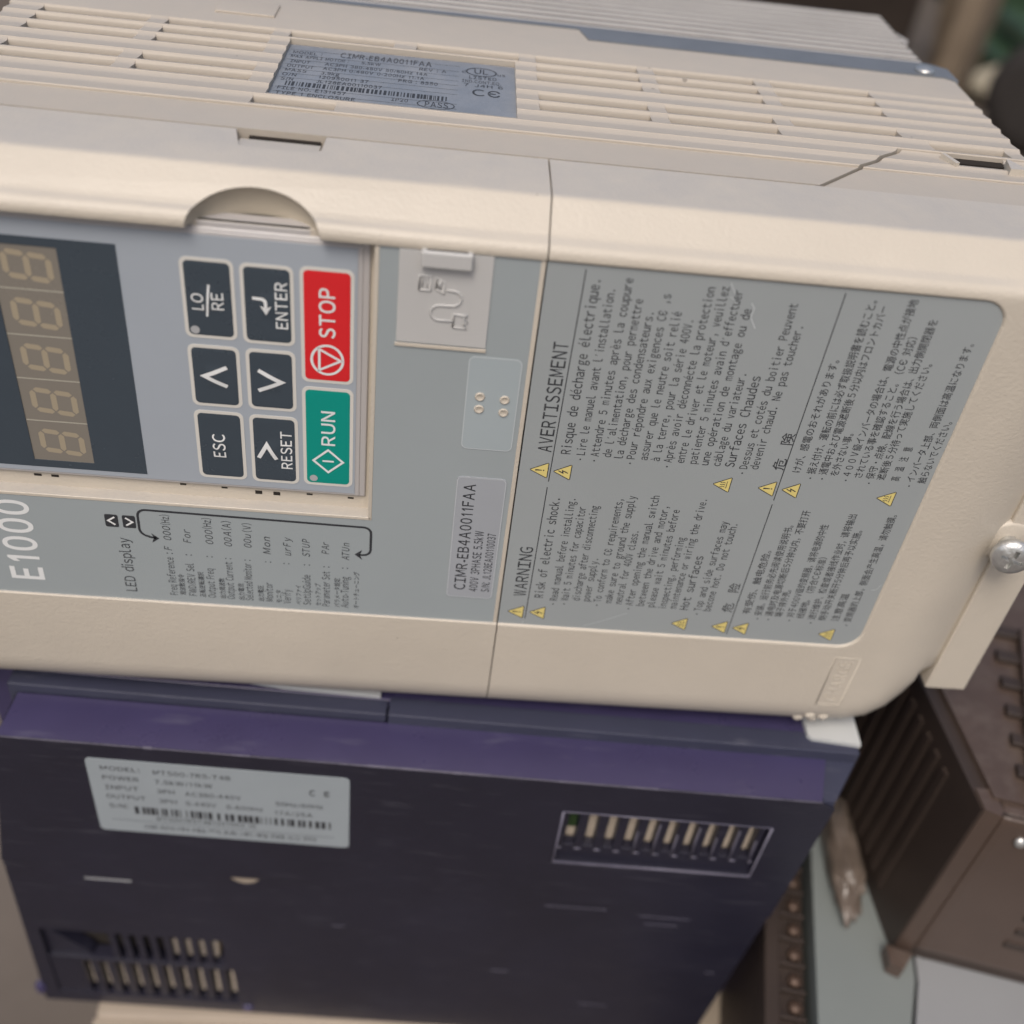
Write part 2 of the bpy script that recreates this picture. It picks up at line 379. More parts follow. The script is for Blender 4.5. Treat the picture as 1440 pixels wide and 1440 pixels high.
fl = MB(); fl.prism([(31, 101.3), (123.0, 101.3), (126.0, 99.2), (126.0, 108.5), (121.5, 111.7), (-104, 111.7), (-104, 109.2), (29, 109.2)], lambda a, b, h: (a, b, h), 139.9, 140.62, 0, 0.2)
fl.box(-104, 124, 109.3, 111.9, 2, 140.3, 0.2, 0)
P('mounting_flange', fl, 'flange')
fs_ = MB(); fs_.lathe([(2.5, 0), (2.5, 0.5), (1.8, 1.0), (0, 1.2)], (118.6, 104.6, 140.6), (0, 0, 1), 20); P('flange_screw', fs_, 'steel')
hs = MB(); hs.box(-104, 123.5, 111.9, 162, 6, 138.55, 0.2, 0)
hso = P('heat_sink', hs, 'fin_groove_shade')
for i in range(11):
    y = 113.0+i*4.55
    f = MB(); f.box(-103.6, 122.8, y, y+2.2, 131.2, 138.85, 0.3, 0)
    link('fin', f, 'fin', hso, RT)
br = MB(); br.prism([(121, 150), (129, 150), (132, 156), (130, 163), (121, 164)], lambda a, b, h: (a, b, h), 131.0, 134.0, 0, 0.8); P('mounting_tab', br, 'fin')

# ---- nameplate on the vent side (flat print)
Zp = 139.25
npl = MB(); npl.box(NP[0], NP[1], 43.4, 78.5, 137, Zp, 0, 0)
NT = [('MODEL :',-37.9,-31.4,72.6),('CIMR-EB4A0011FAA',-27.4,-6.8,73.0,3.1),('MAX APPLI MOTOR :',-38.0,-25.2,69.9),('5.5kW',-22.4,-18.1,70.0),('REV : A',-9.4,-3.3,69.9),('INPUT',-37.7,-33.4,66.6),('AC3PH 380-480V 50/60Hz 14A',-30.1,-7.4,66.7),('OUTPUT',-38.0,-32.2,63.6),('AC3PH 0-480V 0-200Hz 11.1A',-30.2,-8.0,63.9),('MASS',-38.0,-33.4,60.9),('3.9kg',-30.3,-26.3,60.9),('PRG : 8550',-13.5,-4.9,61.2),('O/N',-38.2,-35.2,58.0),('120950011 37',-30.4,-19.8,58.3),('S/N',-38.1,-35.5,55.3),('JL128EA00110037',-30.7,-16.7,55.6),('FILE NO. E131457',-38.0,-23.8,49.8),('TYPE 1 ENCLOSURE',-38.0,-21.6,46.9),('IP20',-14.2,-10.7,49.4),('PASS',-7.1,-2.2,48.2,2.9),('YASKAWA ELECTRIC CORPORATION',-30.8,-13.0,44.6,1.3),('MADE IN CHINA',-11.1,-0.6,44.6,1.3),('c',0.2,1.1,71.4,1.7),('UL',3.0,6.2,71.6,3.0),('us',8.3,10.1,71.4,1.7),('LISTED',1.9,8.1,68.0,1.9),('IND.CONT.EQ.',0.3,9.1,65.4,1.7),('7 J4H 6',0.8,9.5,63.0,1.7),('CЄ',2.7,8.9,57.6,3.8),('RoHS',2.1,9.0,44.6,1.6)]
for r in NT:
    cap = r[4] if len(r) > 4 else 1.75
    text(npl, r[0], (r[1], r[3], Zp+0.03), (1, 0, 0), (0, 1, 0), r[2]-r[1], cap*CAP, 1, weight=0.012)
top = lambda a, b: (a, b, Zp+0.03)
rnd = random.Random(3); x = -36.8
while x < -2.8:
    wd = rnd.choice((0.18, 0.3, 0.45, 0.6)); npl.poly([(x, 52.3), (x+wd, 52.3), (x+wd, 54.9), (x, 54.9)], top, 1); x += wd+rnd.choice((0.18, 0.28, 0.42))
for yy in (75.6, 72.2, 69.0, 65.9, 63.0, 60.2, 57.4, 51.6, 48.8): npl.stroke([(-38.6, yy-0.5), (-0.4, yy-0.5)], 0.12, top, 1)
npl.stroke([(4.6+3.4*math.cos(t*math.pi/14), 72.8+2.6*math.sin(t*math.pi/14)) for t in range(28)], 0.38, top, 1, True)
npl.stroke([(-4.8+3.9*math.cos(t*math.pi/12), 49.6+2.4*math.sin(t*math.pi/12)) for t in range(24)], 0.25, top, 1, True)
P('nameplate', npl, ['nplate', 'ink'])

# ---- upper front cover (left of the seam in the picture)
LIPT = [(0.6, 131.0), (0.0, 131.0), (-0.38, 131.2), (-0.55, 131.8), (-0.45, 132.7), (0.0, 133.5), (0.8, 134.1), (1.9, 134.5), (2.8, 135.1), (7.7, 139.55), (8.3, 139.9), (9.1, 140.0), (24.7, 140.0)]
def arcl(n=9): return [(-0.5+14-14*math.cos(t*math.pi/2/n), 14-14*math.sin(t*math.pi/2/n)) for t in range(n+1)]
LIPB = [(0.6, 36.0), (-0.25, 36.0), (-0.5, 35.7)]+[(-0.5, 14.0)]+arcl()[1:]+[(24.7, 0.0)]
def strip(prof, back_, x0, x1):
    mb = MB(); pts = prof+back_; n = len(pts); bm = bmesh.new()
    a = [bm.verts.new((x0, y, z)) for y, z in pts]; b = [bm.verts.new((x1, y, z)) for y, z in pts]
    for i in range(n): bm.faces.new((a[i], a[(i+1) % n], b[(i+1) % n], b[i]))
    bm.faces.new(a[::-1]); bm.faces.new(b)
    bmesh.ops.recalc_face_normals(bm, faces=bm.faces[:])
    mb.bm(bm); return mb
X0, XS = -112.0, 18.05
ct = strip(LIPT, [(24.7, 131.0)], X0, XS)
tc = P('front_cover', ct, ['cream', 'cream_in'])
# thumb notch and latch window are cut out of the top strip
cut = MB(); bm = bmesh.new(); bmesh.ops.create_uvsphere(bm, u_segments=64, v_segments=32, radius=1)
for v in bm.verts: v.co = (-34.9+12.1*v.co.x, -1.0+9.0*v.co.y, 130.6+9.6*v.co.z)
cut.bm(bm, 0, True); c1 = P('cutter', cut, 'cream_in')
cut = MB(); cut.prism([(-41.6, 26), (-41.6, 23.9), (-39.9, 16.9), (-26.0, 16.9), (-24.9, 18.2), (-24.6, 26)], lambda a, b, h: (a, b, h), 132.5, 142, 0, 0); c2 = P('cutter', cut, 'cream_in')
boolean(tc, [c1, c2]); autosmooth(tc, 30)
cb = strip(LIPB, [(24.7, 3.0), (14.0, 3.0), (4.0, 14.0), (4.0, 36.0)], X0, XS)
# rim, floor and walls of the keypad recess, and the thin edge along the seam
cb.box(-13.15, -12.3, -0.12, 4, 65.5, 131.0, 0.2); cb.box(X0, -12.3, -0.12, 4, 65.3, 66.2, 0.25)
cb.box(X0, -12.6, 3.0, 4.0, 65.6, 131.3); cb.box(17.15, XS, -0.1, 6, 35.9, 131.2, 0.15)
cb.box(X0, X0+3, 0, 24, 3, 137, 0.5)
e = P('lower_edge_strip', cb, ['cream']); autosmooth(e, 30)
lc = MB(); lc.prism([(16.7, 139.85), (16.7, 132), (22.3, 132), (22.3, 139.15)], lambda y, z, h: (h, y, z), -40.6, -25.4, 0); P('latch_clip', lc, 'cream')
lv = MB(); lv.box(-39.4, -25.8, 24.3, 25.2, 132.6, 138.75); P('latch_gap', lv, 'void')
for x, z, wx, wz in ((-53.2, 69.2, 1.3, .45), (-44.4, 69.1, 1.3, .45), (-37.1, 68.5, 1.5, .95), (-33.2, 68.5, 1.5, .95), (-26.1, 69.0, 1.3, .45), (-17.2, 68.8, 1.3, .45), (-83.8, 68.9, 1.6, .6), (-80.2, 68.9, 1.6, .6)):
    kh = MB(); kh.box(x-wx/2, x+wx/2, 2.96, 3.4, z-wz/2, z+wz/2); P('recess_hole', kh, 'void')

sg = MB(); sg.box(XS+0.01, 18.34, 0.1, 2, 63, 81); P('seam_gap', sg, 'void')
# ---- grey printed film of the upper cover
fm = MB()
fm.prism([(X0, 36), (17.15, 36), (17.15, 131.2), (-12.3, 131.2), (-12.3, 65.4), (X0, 65.4)], lambda a, b, h: (a, h, b), 0.0, 2.0, 0)
Uz, Vx = (0, 0, 1), (-1, 0, 0)
LEDROWS = [
('led', 'E1000', -86.23, 40.26, 63.82),
('led', 'LED display', -65.65, 38.53, 55.02),
('led', 'Freq Reference', -56.42, 38.2, 50.08),
('led', 'F', -56.5, 52.24, 53.45),
('led', '000', -56.33, 55.3, 59.42),
('led', '(Hz)', -56.28, 59.8, 62.66),
('led', '周波数指令', -54.63, 38.39, 45.01),
('led', 'FWD/REV Sel', -52.07, 38.33, 48.63),
('led', 'For', -52.06, 54.85, 58.87),
('led', '正転逆転選択', -50.13, 38.09, 46.13),
('led', 'Output Freq', -47.73, 38.08, 47.34),
('led', '000', -47.17, 54.99, 59.12),
('led', '(Hz)', -47.29, 59.5, 62.59),
('led', '出力周波数', -45.52, 38.12, 44.6),
('led', 'Output Current', -43.39, 38.06, 49.83),
('led', '00A', -43.1, 54.73, 58.96),
('led', '(A)', -43.12, 59.5, 62.07),
('led', '出力電流', -41.24, 38.0, 43.31),
('led', 'Selected Monitor', -39.13, 38.02, 49.81),
('led', '00u', -38.78, 54.74, 58.74),
('led', '(V)', -38.68, 59.38, 61.88),
('led', '出力電圧', -36.75, 38.07, 43.13),
('led', 'Monitor', -34.56, 38.11, 44.1),
('led', 'Mon', -34.63, 53.11, 58.34),
('led', 'モニタ', -32.67, 37.86, 41.95),
('led', 'Verify', -30.49, 37.8, 42.33),
('led', 'urFy', -30.09, 53.15, 58.61),
('led', 'ベリファイ', -28.11, 37.75, 43.94),
('led', 'SetUpGuide', -25.87, 37.79, 47.47),
('led', 'STUP', -25.89, 53.16, 58.51),
('led', 'セットアップ', -23.64, 37.82, 44.96),
('led', 'Parameter Set', -21.48, 37.76, 48.98),
('led', 'PAr', -21.6, 54.38, 57.98),
('led', 'パラメータ設定', -19.21, 37.71, 47.08),
('led', 'Auto-Tuning', -17.15, 37.73, 47.7),
('led', 'ATUn', -17.08, 52.93, 58.16),
('led', 'オートチューニング', -14.82, 37.68, 49.44),
]
for kind, s, x, z0, z1 in LEDROWS:
    if kind != 'led': continue
    if s == 'E1000':
        FONT.resolution_u = 8; GL.clear(); text(fm, s, (x, -0.05, z0), Uz, Vx, z1-z0, 7.0*CAP, 2, weight=0.02, gap=0.15)
        FONT.resolution_u = 3; GL.clear(); continue
    seg = s in ('000', 'F', 'For', '00A', '00u', 'Mon', 'urFy', 'STUP', 'PAr', 'ATUn')
    jp = any(ord(c) > 0x2000 for c in s)
    cap = 2.45 if s == 'LED display' else (1.65 if seg else (1.05 if jp else 1.75))
    text(fm, s, (x, -0.05, z0), Uz, Vx, z1-z0, cap*CAP*(1.0 if not jp else 1.05), 1, shear=0.22 if seg else 0, weight=0.0 if (seg or not jp) else 0.004)
for x, z in ((-56.4, 51.3), (-52.2, 51.2), (-47.6, 51.1), (-43.5, 50.9), (-39.2, 50.8), (-34.6, 50.7), (-30.5, 50.6), (-25.9, 50.6), (-21.5, 50.4), (-17.3, 50.4)):
    text(fm, ':', (x, -0.05, z-0.15), Uz, Vx, 0.3, 1.6*CAP, 1)
fy = lambda a, b: (a, -0.05, b)
def arcpts(cx, cz, r, a0, a1, n=6): return [(cx+r*math.cos(R(a0+(a1-a0)*i/n)), cz+r*math.sin(R(a0+(a1-a0)*i/n))) for i in range(n+1)]
fm.stroke([(-59.6, 55.6), (-61.0, 55.85)]+arcpts(-60.9, 58.1, 2.1, 265, 180, 5)+arcpts(-61.2, 61.9, 1.75, 180, 90, 5)+[(-14.2, 63.15)]+arcpts(-14.0, 61.5, 1.65, 90, 0, 5)+arcpts(-14.0, 56.5, 1.65, 0, -90, 5)+[(-14.9, 54.85)], 0.55, fy, 1)
fm.poly([(-58.9, 55.6), (-60.6, 57.0), (-60.1, 55.7), (-60.6, 54.2)], fy, 1); fm.poly([(-15.9, 54.9), (-14.2, 53.4), (-14.7, 54.9), (-14.2, 56.4)], fy, 1)
for x0, x1, z0, z1, d in ((-70.15, -67.3, 58.1, 61.7, -1), (-66.4, -63.6, 58.1, 61.7, 1)):
    fm.poly(rrect(x0, x1, z0, z1, 0.4, 3), fy, 1); cx = (x0+x1)/2; cz = (z0+z1)/2
    fm.stroke([(cx-d*0.7, cz-1.1), (cx+d*0.75, cz), (cx-d*0.7, cz+1.1)], 0.42, lambda a, b: (a, -0.09, b), 2)
P('display_label', fm, ['panel', 'ink', 'white_ink', 'ink'])

# ---- port cover with raised tab and embossed cable picture
uc = MB(); uc.box(-8.7, 8.6, -0.28, 0.6, 111.5, 131.0, 0.15, 0)
uc.box(-8.9, 8.7, -0.32, 0.5, 110.5, 111.25, 0.12, 1)
uc.box(-4.7, 4.7, -1.9, 0, 128.3, 131.6, 0.5, 0)
def emb(pts, r=0.27): uc.tube([(a, -0.30, b) for a, b in pts], r, 6, 0)
emb([(-4.8, 123.0), (-4.8, 125.9), (-2.7, 126.0), (-2.7, 123.0), (-4.8, 123.0)]); emb([(-4.2, 123.6), (-4.2, 125.3), (-3.3, 125.3), (-3.3, 123.6)], 0.14)
emb([(-1.65, 123.5), (-1.65, 125.75), (-0.15, 125.0), (-0.15, 122.6), (-1.65, 123.5)]); emb([(-1.0, 123.6), (-1.0, 125.2)], 0.35)
emb([(0.3, 123.4), (1.5, 123.3)]+arcpts(1.6, 121.75, 1.6, 80, -90, 8)+[(-0.7, 120.1)]+arcpts(-0.8, 118.5, 1.6, 90, 270, 8)+[(1.9, 116.95)], 0.26)
emb([(1.95, 115.7), (1.95, 118.45), (4.6, 118.4), (3.9, 117.6), (4.6, 116.9), (3.9, 116.4), (4.6, 115.6), (1.95, 115.7)])
P('port_cover', uc, ['port', 'cream'])
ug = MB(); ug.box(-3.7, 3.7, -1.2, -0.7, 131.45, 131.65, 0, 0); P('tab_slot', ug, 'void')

# ---- clear sticker with four pips, and the rating sticker
st = MB(); st.prism(rrect(5.6, 16.2, 87.0, 109.5, 1.3), lambda a, b, h: (a, h, b), -0.10, 0.02, 0, 0.03)
st.stroke(rrect(5.75, 16.05, 87.15, 109.35, 1.2), 0.16, lambda a, b: (a, -0.115, b), 1, True)
P('clear_sticker', st, ['clear', 'clear_rim'])
for x, z in ((8.5, 100.2), (8.55, 97.2), (13.5, 99.9), (13.55, 96.8)):
    pp = MB(); pp.lathe([(1.02, 0), (1.02, 0.12), (0.86, 0.30), (0.70, 0.28), (0.6, 0.2), (0, 0.16)], (x, -0.09, z), (0, -1, 0), 20); P('pip', pp, 'cream')
sp = MB(); sp.prism(rrect(5.4, 16.15, 43.75, 79.6, 1.1), lambda a, b, h: (a, h, b), -0.14, 0.02, 0, 0.04)
sp.stroke(rrect(5.6, 15.95, 43.95, 79.4, 1.0), 0.13, lambda a, b: (a, -0.155, b), 2, True)
for s, x, z0, z1, cap in (('CIMR-EB4A0011FAA', 9.59, 46.3, 77.7, 2.5), ('400V 3PHASE 5.5kW', 12.49, 45.96, 64.6, 1.9), ('S/N: JL128EA00110037', 15.21, 46.04, 64.1, 1.8)):
    text(sp, s, (x, -0.17, z0), Uz, Vx, z1-z0, cap*CAP, 1, weight=0.01)
P('rating_sticker', sp, ['silver', 'ink', 'clear_rim'])
# ---- digital keypad
kb = MB()
kb.box(X0, -14.0, 2.35, 9, 69.9, 130.2, 0.5, 0); kb.box(X0, -15.3, 2.12, 9, 70.2, 129.6, 0.3, 0)
for q in ((X0, -83.4, 70.9, 128.9), (-70.9, -16.3, 70.9, 128.9), (-83.4, -70.9, 70.9, 73.8), (-83.4, -70.9, 123.8, 128.9)): kb.box(q[0], q[1], 1.98, 2.2, q[2], q[3], 0.0, 1)
kb.box(-45.5, -25.0, 2.9, 7.0, 129.5, 131.3, 0.3, 0)
kpo = P('keypad', kb, ['kbody', 'kgrey'])
def KP(name, mb, mats): return link(name, mb, mats, kpo, RT)
dw = MB()
for a, b, c, d in ((X0, -83.3, 72.1, 125.5), (-71.0, -60.2, 72.1, 125.5), (-83.3, -71.0, 72.1, 73.9), (-83.3, -71.0, 123.7, 125.5)): dw.box(a, b, 1.93, 2.1, c, d)
KP('display_window', dw, 'slate')
lw = MB(); lw.box(-83.4, -70.9, 2.08, 2.6, 73.8, 123.8); KP('lamp_window', lw, 'smoke')
# the film under the lamp window is cut away so that the window sits a little deep
ZB = [73.9, 84.1, 94.35, 104.45, 114.5, 123.7]
def dig(z0):
    mb = MB(); f = lambda a, b: (-72.3-a, 2.065, z0+b+(a-4.6)*0.10)       # a up the figure, b along the reading direction
    H, W_, t = 9.1, 6.0, 1.15; h = H/2
    def bar(a0, b0, a1, b1):
        d = Vector((a1-a0, b1-b0)); L_ = d.length; d /= L_; n = Vector((-d.y, d.x))*t/2; g_ = 0.22; p = Vector((a0, b0))+d*g_; q = Vector((a1, b1))-d*g_
        mb.poly([tuple(p), tuple(p+d*t/2+n), tuple(q-d*t/2+n), tuple(q), tuple(q-d*t/2-n), tuple(p+d*t/2-n)], f, 0)
    o = t/2; A = [(o, o), (o, W_-o), (h, o), (h, W_-o), (H-o, o), (H-o, W_-o)]
    for i, j in ((0, 1), (2, 3), (4, 5), (0, 2), (2, 4), (1, 3), (3, 5)): bar(*A[i], *A[j])
    return mb
for i in range(5):
    d = dig(ZB[i]+1.9); KP('digit', d, 'segment')
    if i: 
        l = MB(); l.box(-83.2, -71.0, 2.055, 2.5, ZB[i]-0.11, ZB[i]+0.11); KP('digit_divider', l, 'segline')
FONT.resolution_u = 6; GL.clear()
KEYS = {'LO': (-48.35, -39.9, 107.95, 123.65, 'slate'), 'up': (-48.35, -39.8, 91.95, 104.95, 'slate'), 'esc': (-48.4, -39.85, 73.3, 89.35, 'slate'),
        'enter': (-37.4, -28.9, 107.7, 123.4, 'slate'), 'down': (-37.2, -28.95, 92.1, 105.0, 'slate'), 'reset': (-37.25, -28.8, 73.2, 89.25, 'slate'),
        'stop': (-26.35, -17.6, 99.8, 123.8, 'red'), 'run': (-26.4, -17.5, 73.4, 97.2, 'green')}
KL = {'up': 'dark key with up arrowhead', 'down': 'dark key with down arrowhead', 'LO': 'dark LO/RE key with round lamp', 'esc': 'dark ESC key', 'enter': 'dark ENTER key with return arrow', 'reset': 'dark RESET key with arrowhead', 'stop': 'red STOP key', 'run': 'green RUN key with round lamp'}
for nm, (x0, x1, z0, z1, cm) in KEYS.items():
    mb = MB(); cx, cz = (x0+x1)/2, (z0+z1)/2; r = 0.9
    if nm in ('enter', 'reset', 'LO'): cx -= 0.0
    dome = lambda x, z: (0.0 if nm in ('stop', 'run') else 0.24)*max(0.0, 1-((x-cx)**2+(z-cz)**2)/3.2**2)**1.5
    bw = 0.72
    mb.prism(rrect(x0-bw, x1+bw, z0-bw, z1+bw, 1.4), lambda a, b, h: (a, h, b), 1.90, 2.02, 1, 0.04)
    out = rrect(x0, x1, z0, z1, r, 6); n = len(out); vs = []; fs = []; K = 14
    for j in range(K+1):
        t = 1-j/K
        for a, b in out: 
            x, z = cx+(a-cx)*t, cz+(b-cz)*t
            vs.append((x, (1.80 if j else 1.84)-dome(x, z), z))
    for j in range(K):
        for i in range(n): fs.append((j*n+i, j*n+(i+1) % n, (j+1)*n+(i+1) % n, (j+1)*n+i))
    mb.add(vs, fs, 0, True)
    mb.stroke(rrect(x0, x1, z0, z1, r, 6), 0.05, lambda a, b: (a, 1.87, b), 0, True)
    b0 = len(mb.v); PF = lambda a, b: (a, 1.725, b)
    def T(s, x, za, zb, cap, wgt=0.012): text(mb, s, (x, 1.72, za), Uz, Vx, zb-za, cap*CAP, 2, weight=wgt, gap=0.13)
    def dens(a, b, n=8): return [(a[0]+(b[0]-a[0])*i/n, a[1]+(b[1]-a[1])*i/n) for i in range(n)]
    def chev(a, b, c): mb.stroke(dens(a, b)+dens(b, c)+[c], 0.85, PF, 2)
    def lamp(x, z, r_): mb.poly([(x+r_*math.cos(R(a)), z+r_*math.sin(R(a))) for a in range(0, 360, 20)], PF, 3)
    if nm == 'LO':
        T('LO', -45.15, 113.5, 117.0, 2.2); T('RE', -41.4, 113.8, 117.45, 2.2); mb.stroke(dens((-44.65, 112.2), (-43.95, 119.0), 12)+[(-43.95, 119.0)], 0.42, PF, 2); lamp(-47.15, 109.05, 0.88)
    if nm == 'up': chev((-41.7, 100.9), (-46.2, 98.6), (-41.8, 96.4))
    if nm == 'down': chev((-35.6, 100.9), (-31.1, 98.5), (-35.7, 96.1))
    if nm == 'esc': T('ESC', -43.2, 78.4, 84.4, 2.5)
    if nm == 'enter':
        T('ENTER', -29.45, 110.8, 120.8, 2.25); mb.stroke(dens((-36.0, 117.0), (-34.3, 117.0))+arcpts(-34.3, 116.2, 0.8, 90, 0, 4)+[(-33.5, 115.2)], 0.62, PF, 2)
        mb.poly([(-33.5, 113.6), (-32.4, 115.6), (-33.5, 115.15), (-34.6, 115.6)], PF, 2)
    if nm == 'reset':
        T('RESET', -29.45, 76.6, 86.3, 2.25); chev((-36.4, 79.0), (-34.6, 82.6), (-32.7, 78.9))
    if nm == 'stop':
        T('STOP', -20.5, 109.6, 120.4, 2.95, 0.016); mb.stroke([(-22.0+3.05*math.cos(R(a)), 104.6+3.3*math.sin(R(a))) for a in range(0, 360, 12)], 0.52, PF, 2, True)
        mb.stroke(dens((-23.55, 107.0), (-19.35, 104.6))+dens((-19.35, 104.6), (-23.55, 102.2))+dens((-23.55, 102.2), (-23.55, 107.0)), 0.5, PF, 2, True)
    if nm == 'run':
        T('RUN', -20.5, 83.6, 92.3, 2.75, 0.014); mb.stroke([(-25.0, 79.45), (-21.9, 76.5), (-18.8, 79.4), (-21.9, 82.4)], 0.5, PF, 2, True)
        mb.stroke([(-23.1, 79.45), (-20.7, 79.45)], 0.45, PF, 2); lamp(-25.0, 74.65, 0.85)
    for i in range(b0, len(mb.v)):
        x, y, z = mb.v[i]; mb.v[i] = (x, y-dome(x, z), z)
    ko = KP('key', mb, [cm, 'keyrim', 'white_ink', 'lgrey']); ko['label'] = KL[nm]

FONT.resolution_u = 3; GL.clear()
# ---- terminal cover (right of the seam): the face rolls over at its edges and sinks towards the lower end
XC = 18.35; XE, ZT = 132.0, 140.0
inner = [(XC, 131.0)]+[(x, 131.0) for x in (30, 45, 60, 75, 90, 97)]
nrm = [(0, 1)]*7
for i in range(11): a = R(90-9*i); inner.append((101.4+5*math.cos(a), 126.0+5*math.sin(a))); nrm.append((math.cos(a), math.sin(a)))
for z in (118, 105, 92, 79, 66, 53, 47): inner.append((106.4, z)); nrm.append((1, 0))
for i in range(11): a = R(-9*i); inner.append((101.4+5*math.cos(a), 41.0+5*math.sin(a))); nrm.append((math.cos(a), math.sin(a)))
for x in (97, 90, 75, 60, 45, 30, XC): inner.append((x, 36.0)); nrm.append((0, -1))
RC = 22.0
def inside(x, z):
    if x > XE or z > ZT or z < 0: return False
    if x > XE-RC and z < RC and math.hypot(x-(XE-RC), z-RC) > RC: return False
    return True
def reach(p, n):
    lo, hi = 0.0, 80.0
    for _ in range(40):
        m = (lo+hi)/2
        if inside(p[0]+n[0]*m, p[1]+n[1]*m): lo = m
        else: hi = m
    return lo
TOPC = [(z, y) for y, z in LIPT[3:12]]
def topY(z):
    if z < 131.8: return 0.0
    for (z0, y0), (z1, y1) in zip(TOPC, TOPC[1:]):
        if z <= z1: return y0+0.55+(y1-y0)*(z-z0)/(z1-z0)
    return 9.65
def faceY(x, z, d):
    y = -0.5+max(0.0, 0.42*(1-d/0.45))
    y += topY(z)
    e = RC-math.hypot(x-(XE-RC), z-RC) if (x > XE-RC and z < RC) else z
    e = max(e, 0.0)
    if e < 14: y += 14-math.sqrt(max(0.0, 14*14-(14-e)**2))
    e2 = XE-x
    if e2 < 17: y += 5.6*(1-e2/17)**2*(1 if e > 14 else max(0.25, e/14))
    return y
tb = MB(); vs = []; cols = []
fr = [0, .02, .05, .1, .16, .22, .28, .34, .4, .46, .52, .58, .64, .7, .75, .8, .84, .88, .91, .94, .965, .985, 1.0]
for p, n in zip(inner, nrm):
    D = reach(p, n); col = [(p[0], 0.8, p[1])]
    ds = [0, 0.12, 0.25, 0.45, 0.8]+[0.8+(D-0.8)*f for f in fr[1:]]
    if n[1] > 0.5: ds = ds[:5]+[1.7/n[1], 2.5/n[1], 3.1/n[1], 3.5/n[1], 4.1/n[1]]+[4.1/n[1]+(D-4.1/n[1])*f for f in (.12, .25, .4, .55, .7, .8, .88, .94, .98, 1.0)]; ds = ds[:5]+ds[5:]
    while len(ds) < 27: ds.append(ds[-1])
    ds = sorted(min(q, D) for q in ds[:26]+[D])
    for q in ds: x, z = p[0]+n[0]*q, p[1]+n[1]*q; col.append((x, faceY(x, z, q), z))
    x, y, z = col[-1]; col.append((x, 24.7, z)); cols.append(col)
n_ = len(cols[0])
for c in cols: vs += c
fs = [(i*n_+j, i*n_+j+1, (i+1)*n_+j+1, (i+1)*n_+j) for i in range(len(cols)-1) for j in range(n_-1)]
tb.add(vs, fs, 0, True)
for ci in (0, len(cols)-1):                                                # walls along the seam
    c = cols[ci]; b = [(x+0.02, 24.0, z) for x, y, z in c]; m = len(c)
    tb.add(c+b, [(j, j+1, m+j+1, m+j) for j in range(m-1)], 0, False)
tb.box(131.2, 141.9, 3.4, 14, 18.6, 124.0, 0.7, 0); tb.box(126, 132.5, 8.5, 24, 26, 138, 0.5)
tb.lathe([(5.9, 8), (5.9, 1.2), (5.6, 0.4), (5.0, 0.1), (0, 0.1)], (132.3, 3.0, 69.8), (0, 1, 0), 40)
E_ = [(102.9, 8.6), (106.6, 8.2), (100.6, 6.3), (104.6, 5.8)]
for k, (x, z) in enumerate(E_):
    bm = bmesh.new(); bmesh.ops.create_uvsphere(bm, u_segments=16, v_segments=10, radius=1)
    for v in bm.verts: v.co = (x+1.5*v.co.x, faceY(x, z, 9)+0.1+0.9*v.co.y, z+1.3*v.co.z)
    tb.bm(bm, 0, True)
text(tb, 'CHARGE', (107.3, -0.52, 15.9), Uz, Vx, 14.8, 3.3*CAP, 0, weight=0.0, ext=0.035, gap=0.16)
for pts in ([(102.5, 14.4), (102.5, 32.0), (108.8, 32.0), (108.8, 14.4), (102.5, 14.4)],): tb.tube([(a, -0.45, b) for a, b in pts], 0.22, 6, 0)
to = P('terminal_cover', tb, ['cream']); 
bmx = bmesh.new(); bmx.from_mesh(to.data); bmesh.ops.recalc_face_normals(bmx, faces=bmx.faces[:])
bmx.to_mesh(to.data); bmx.free()

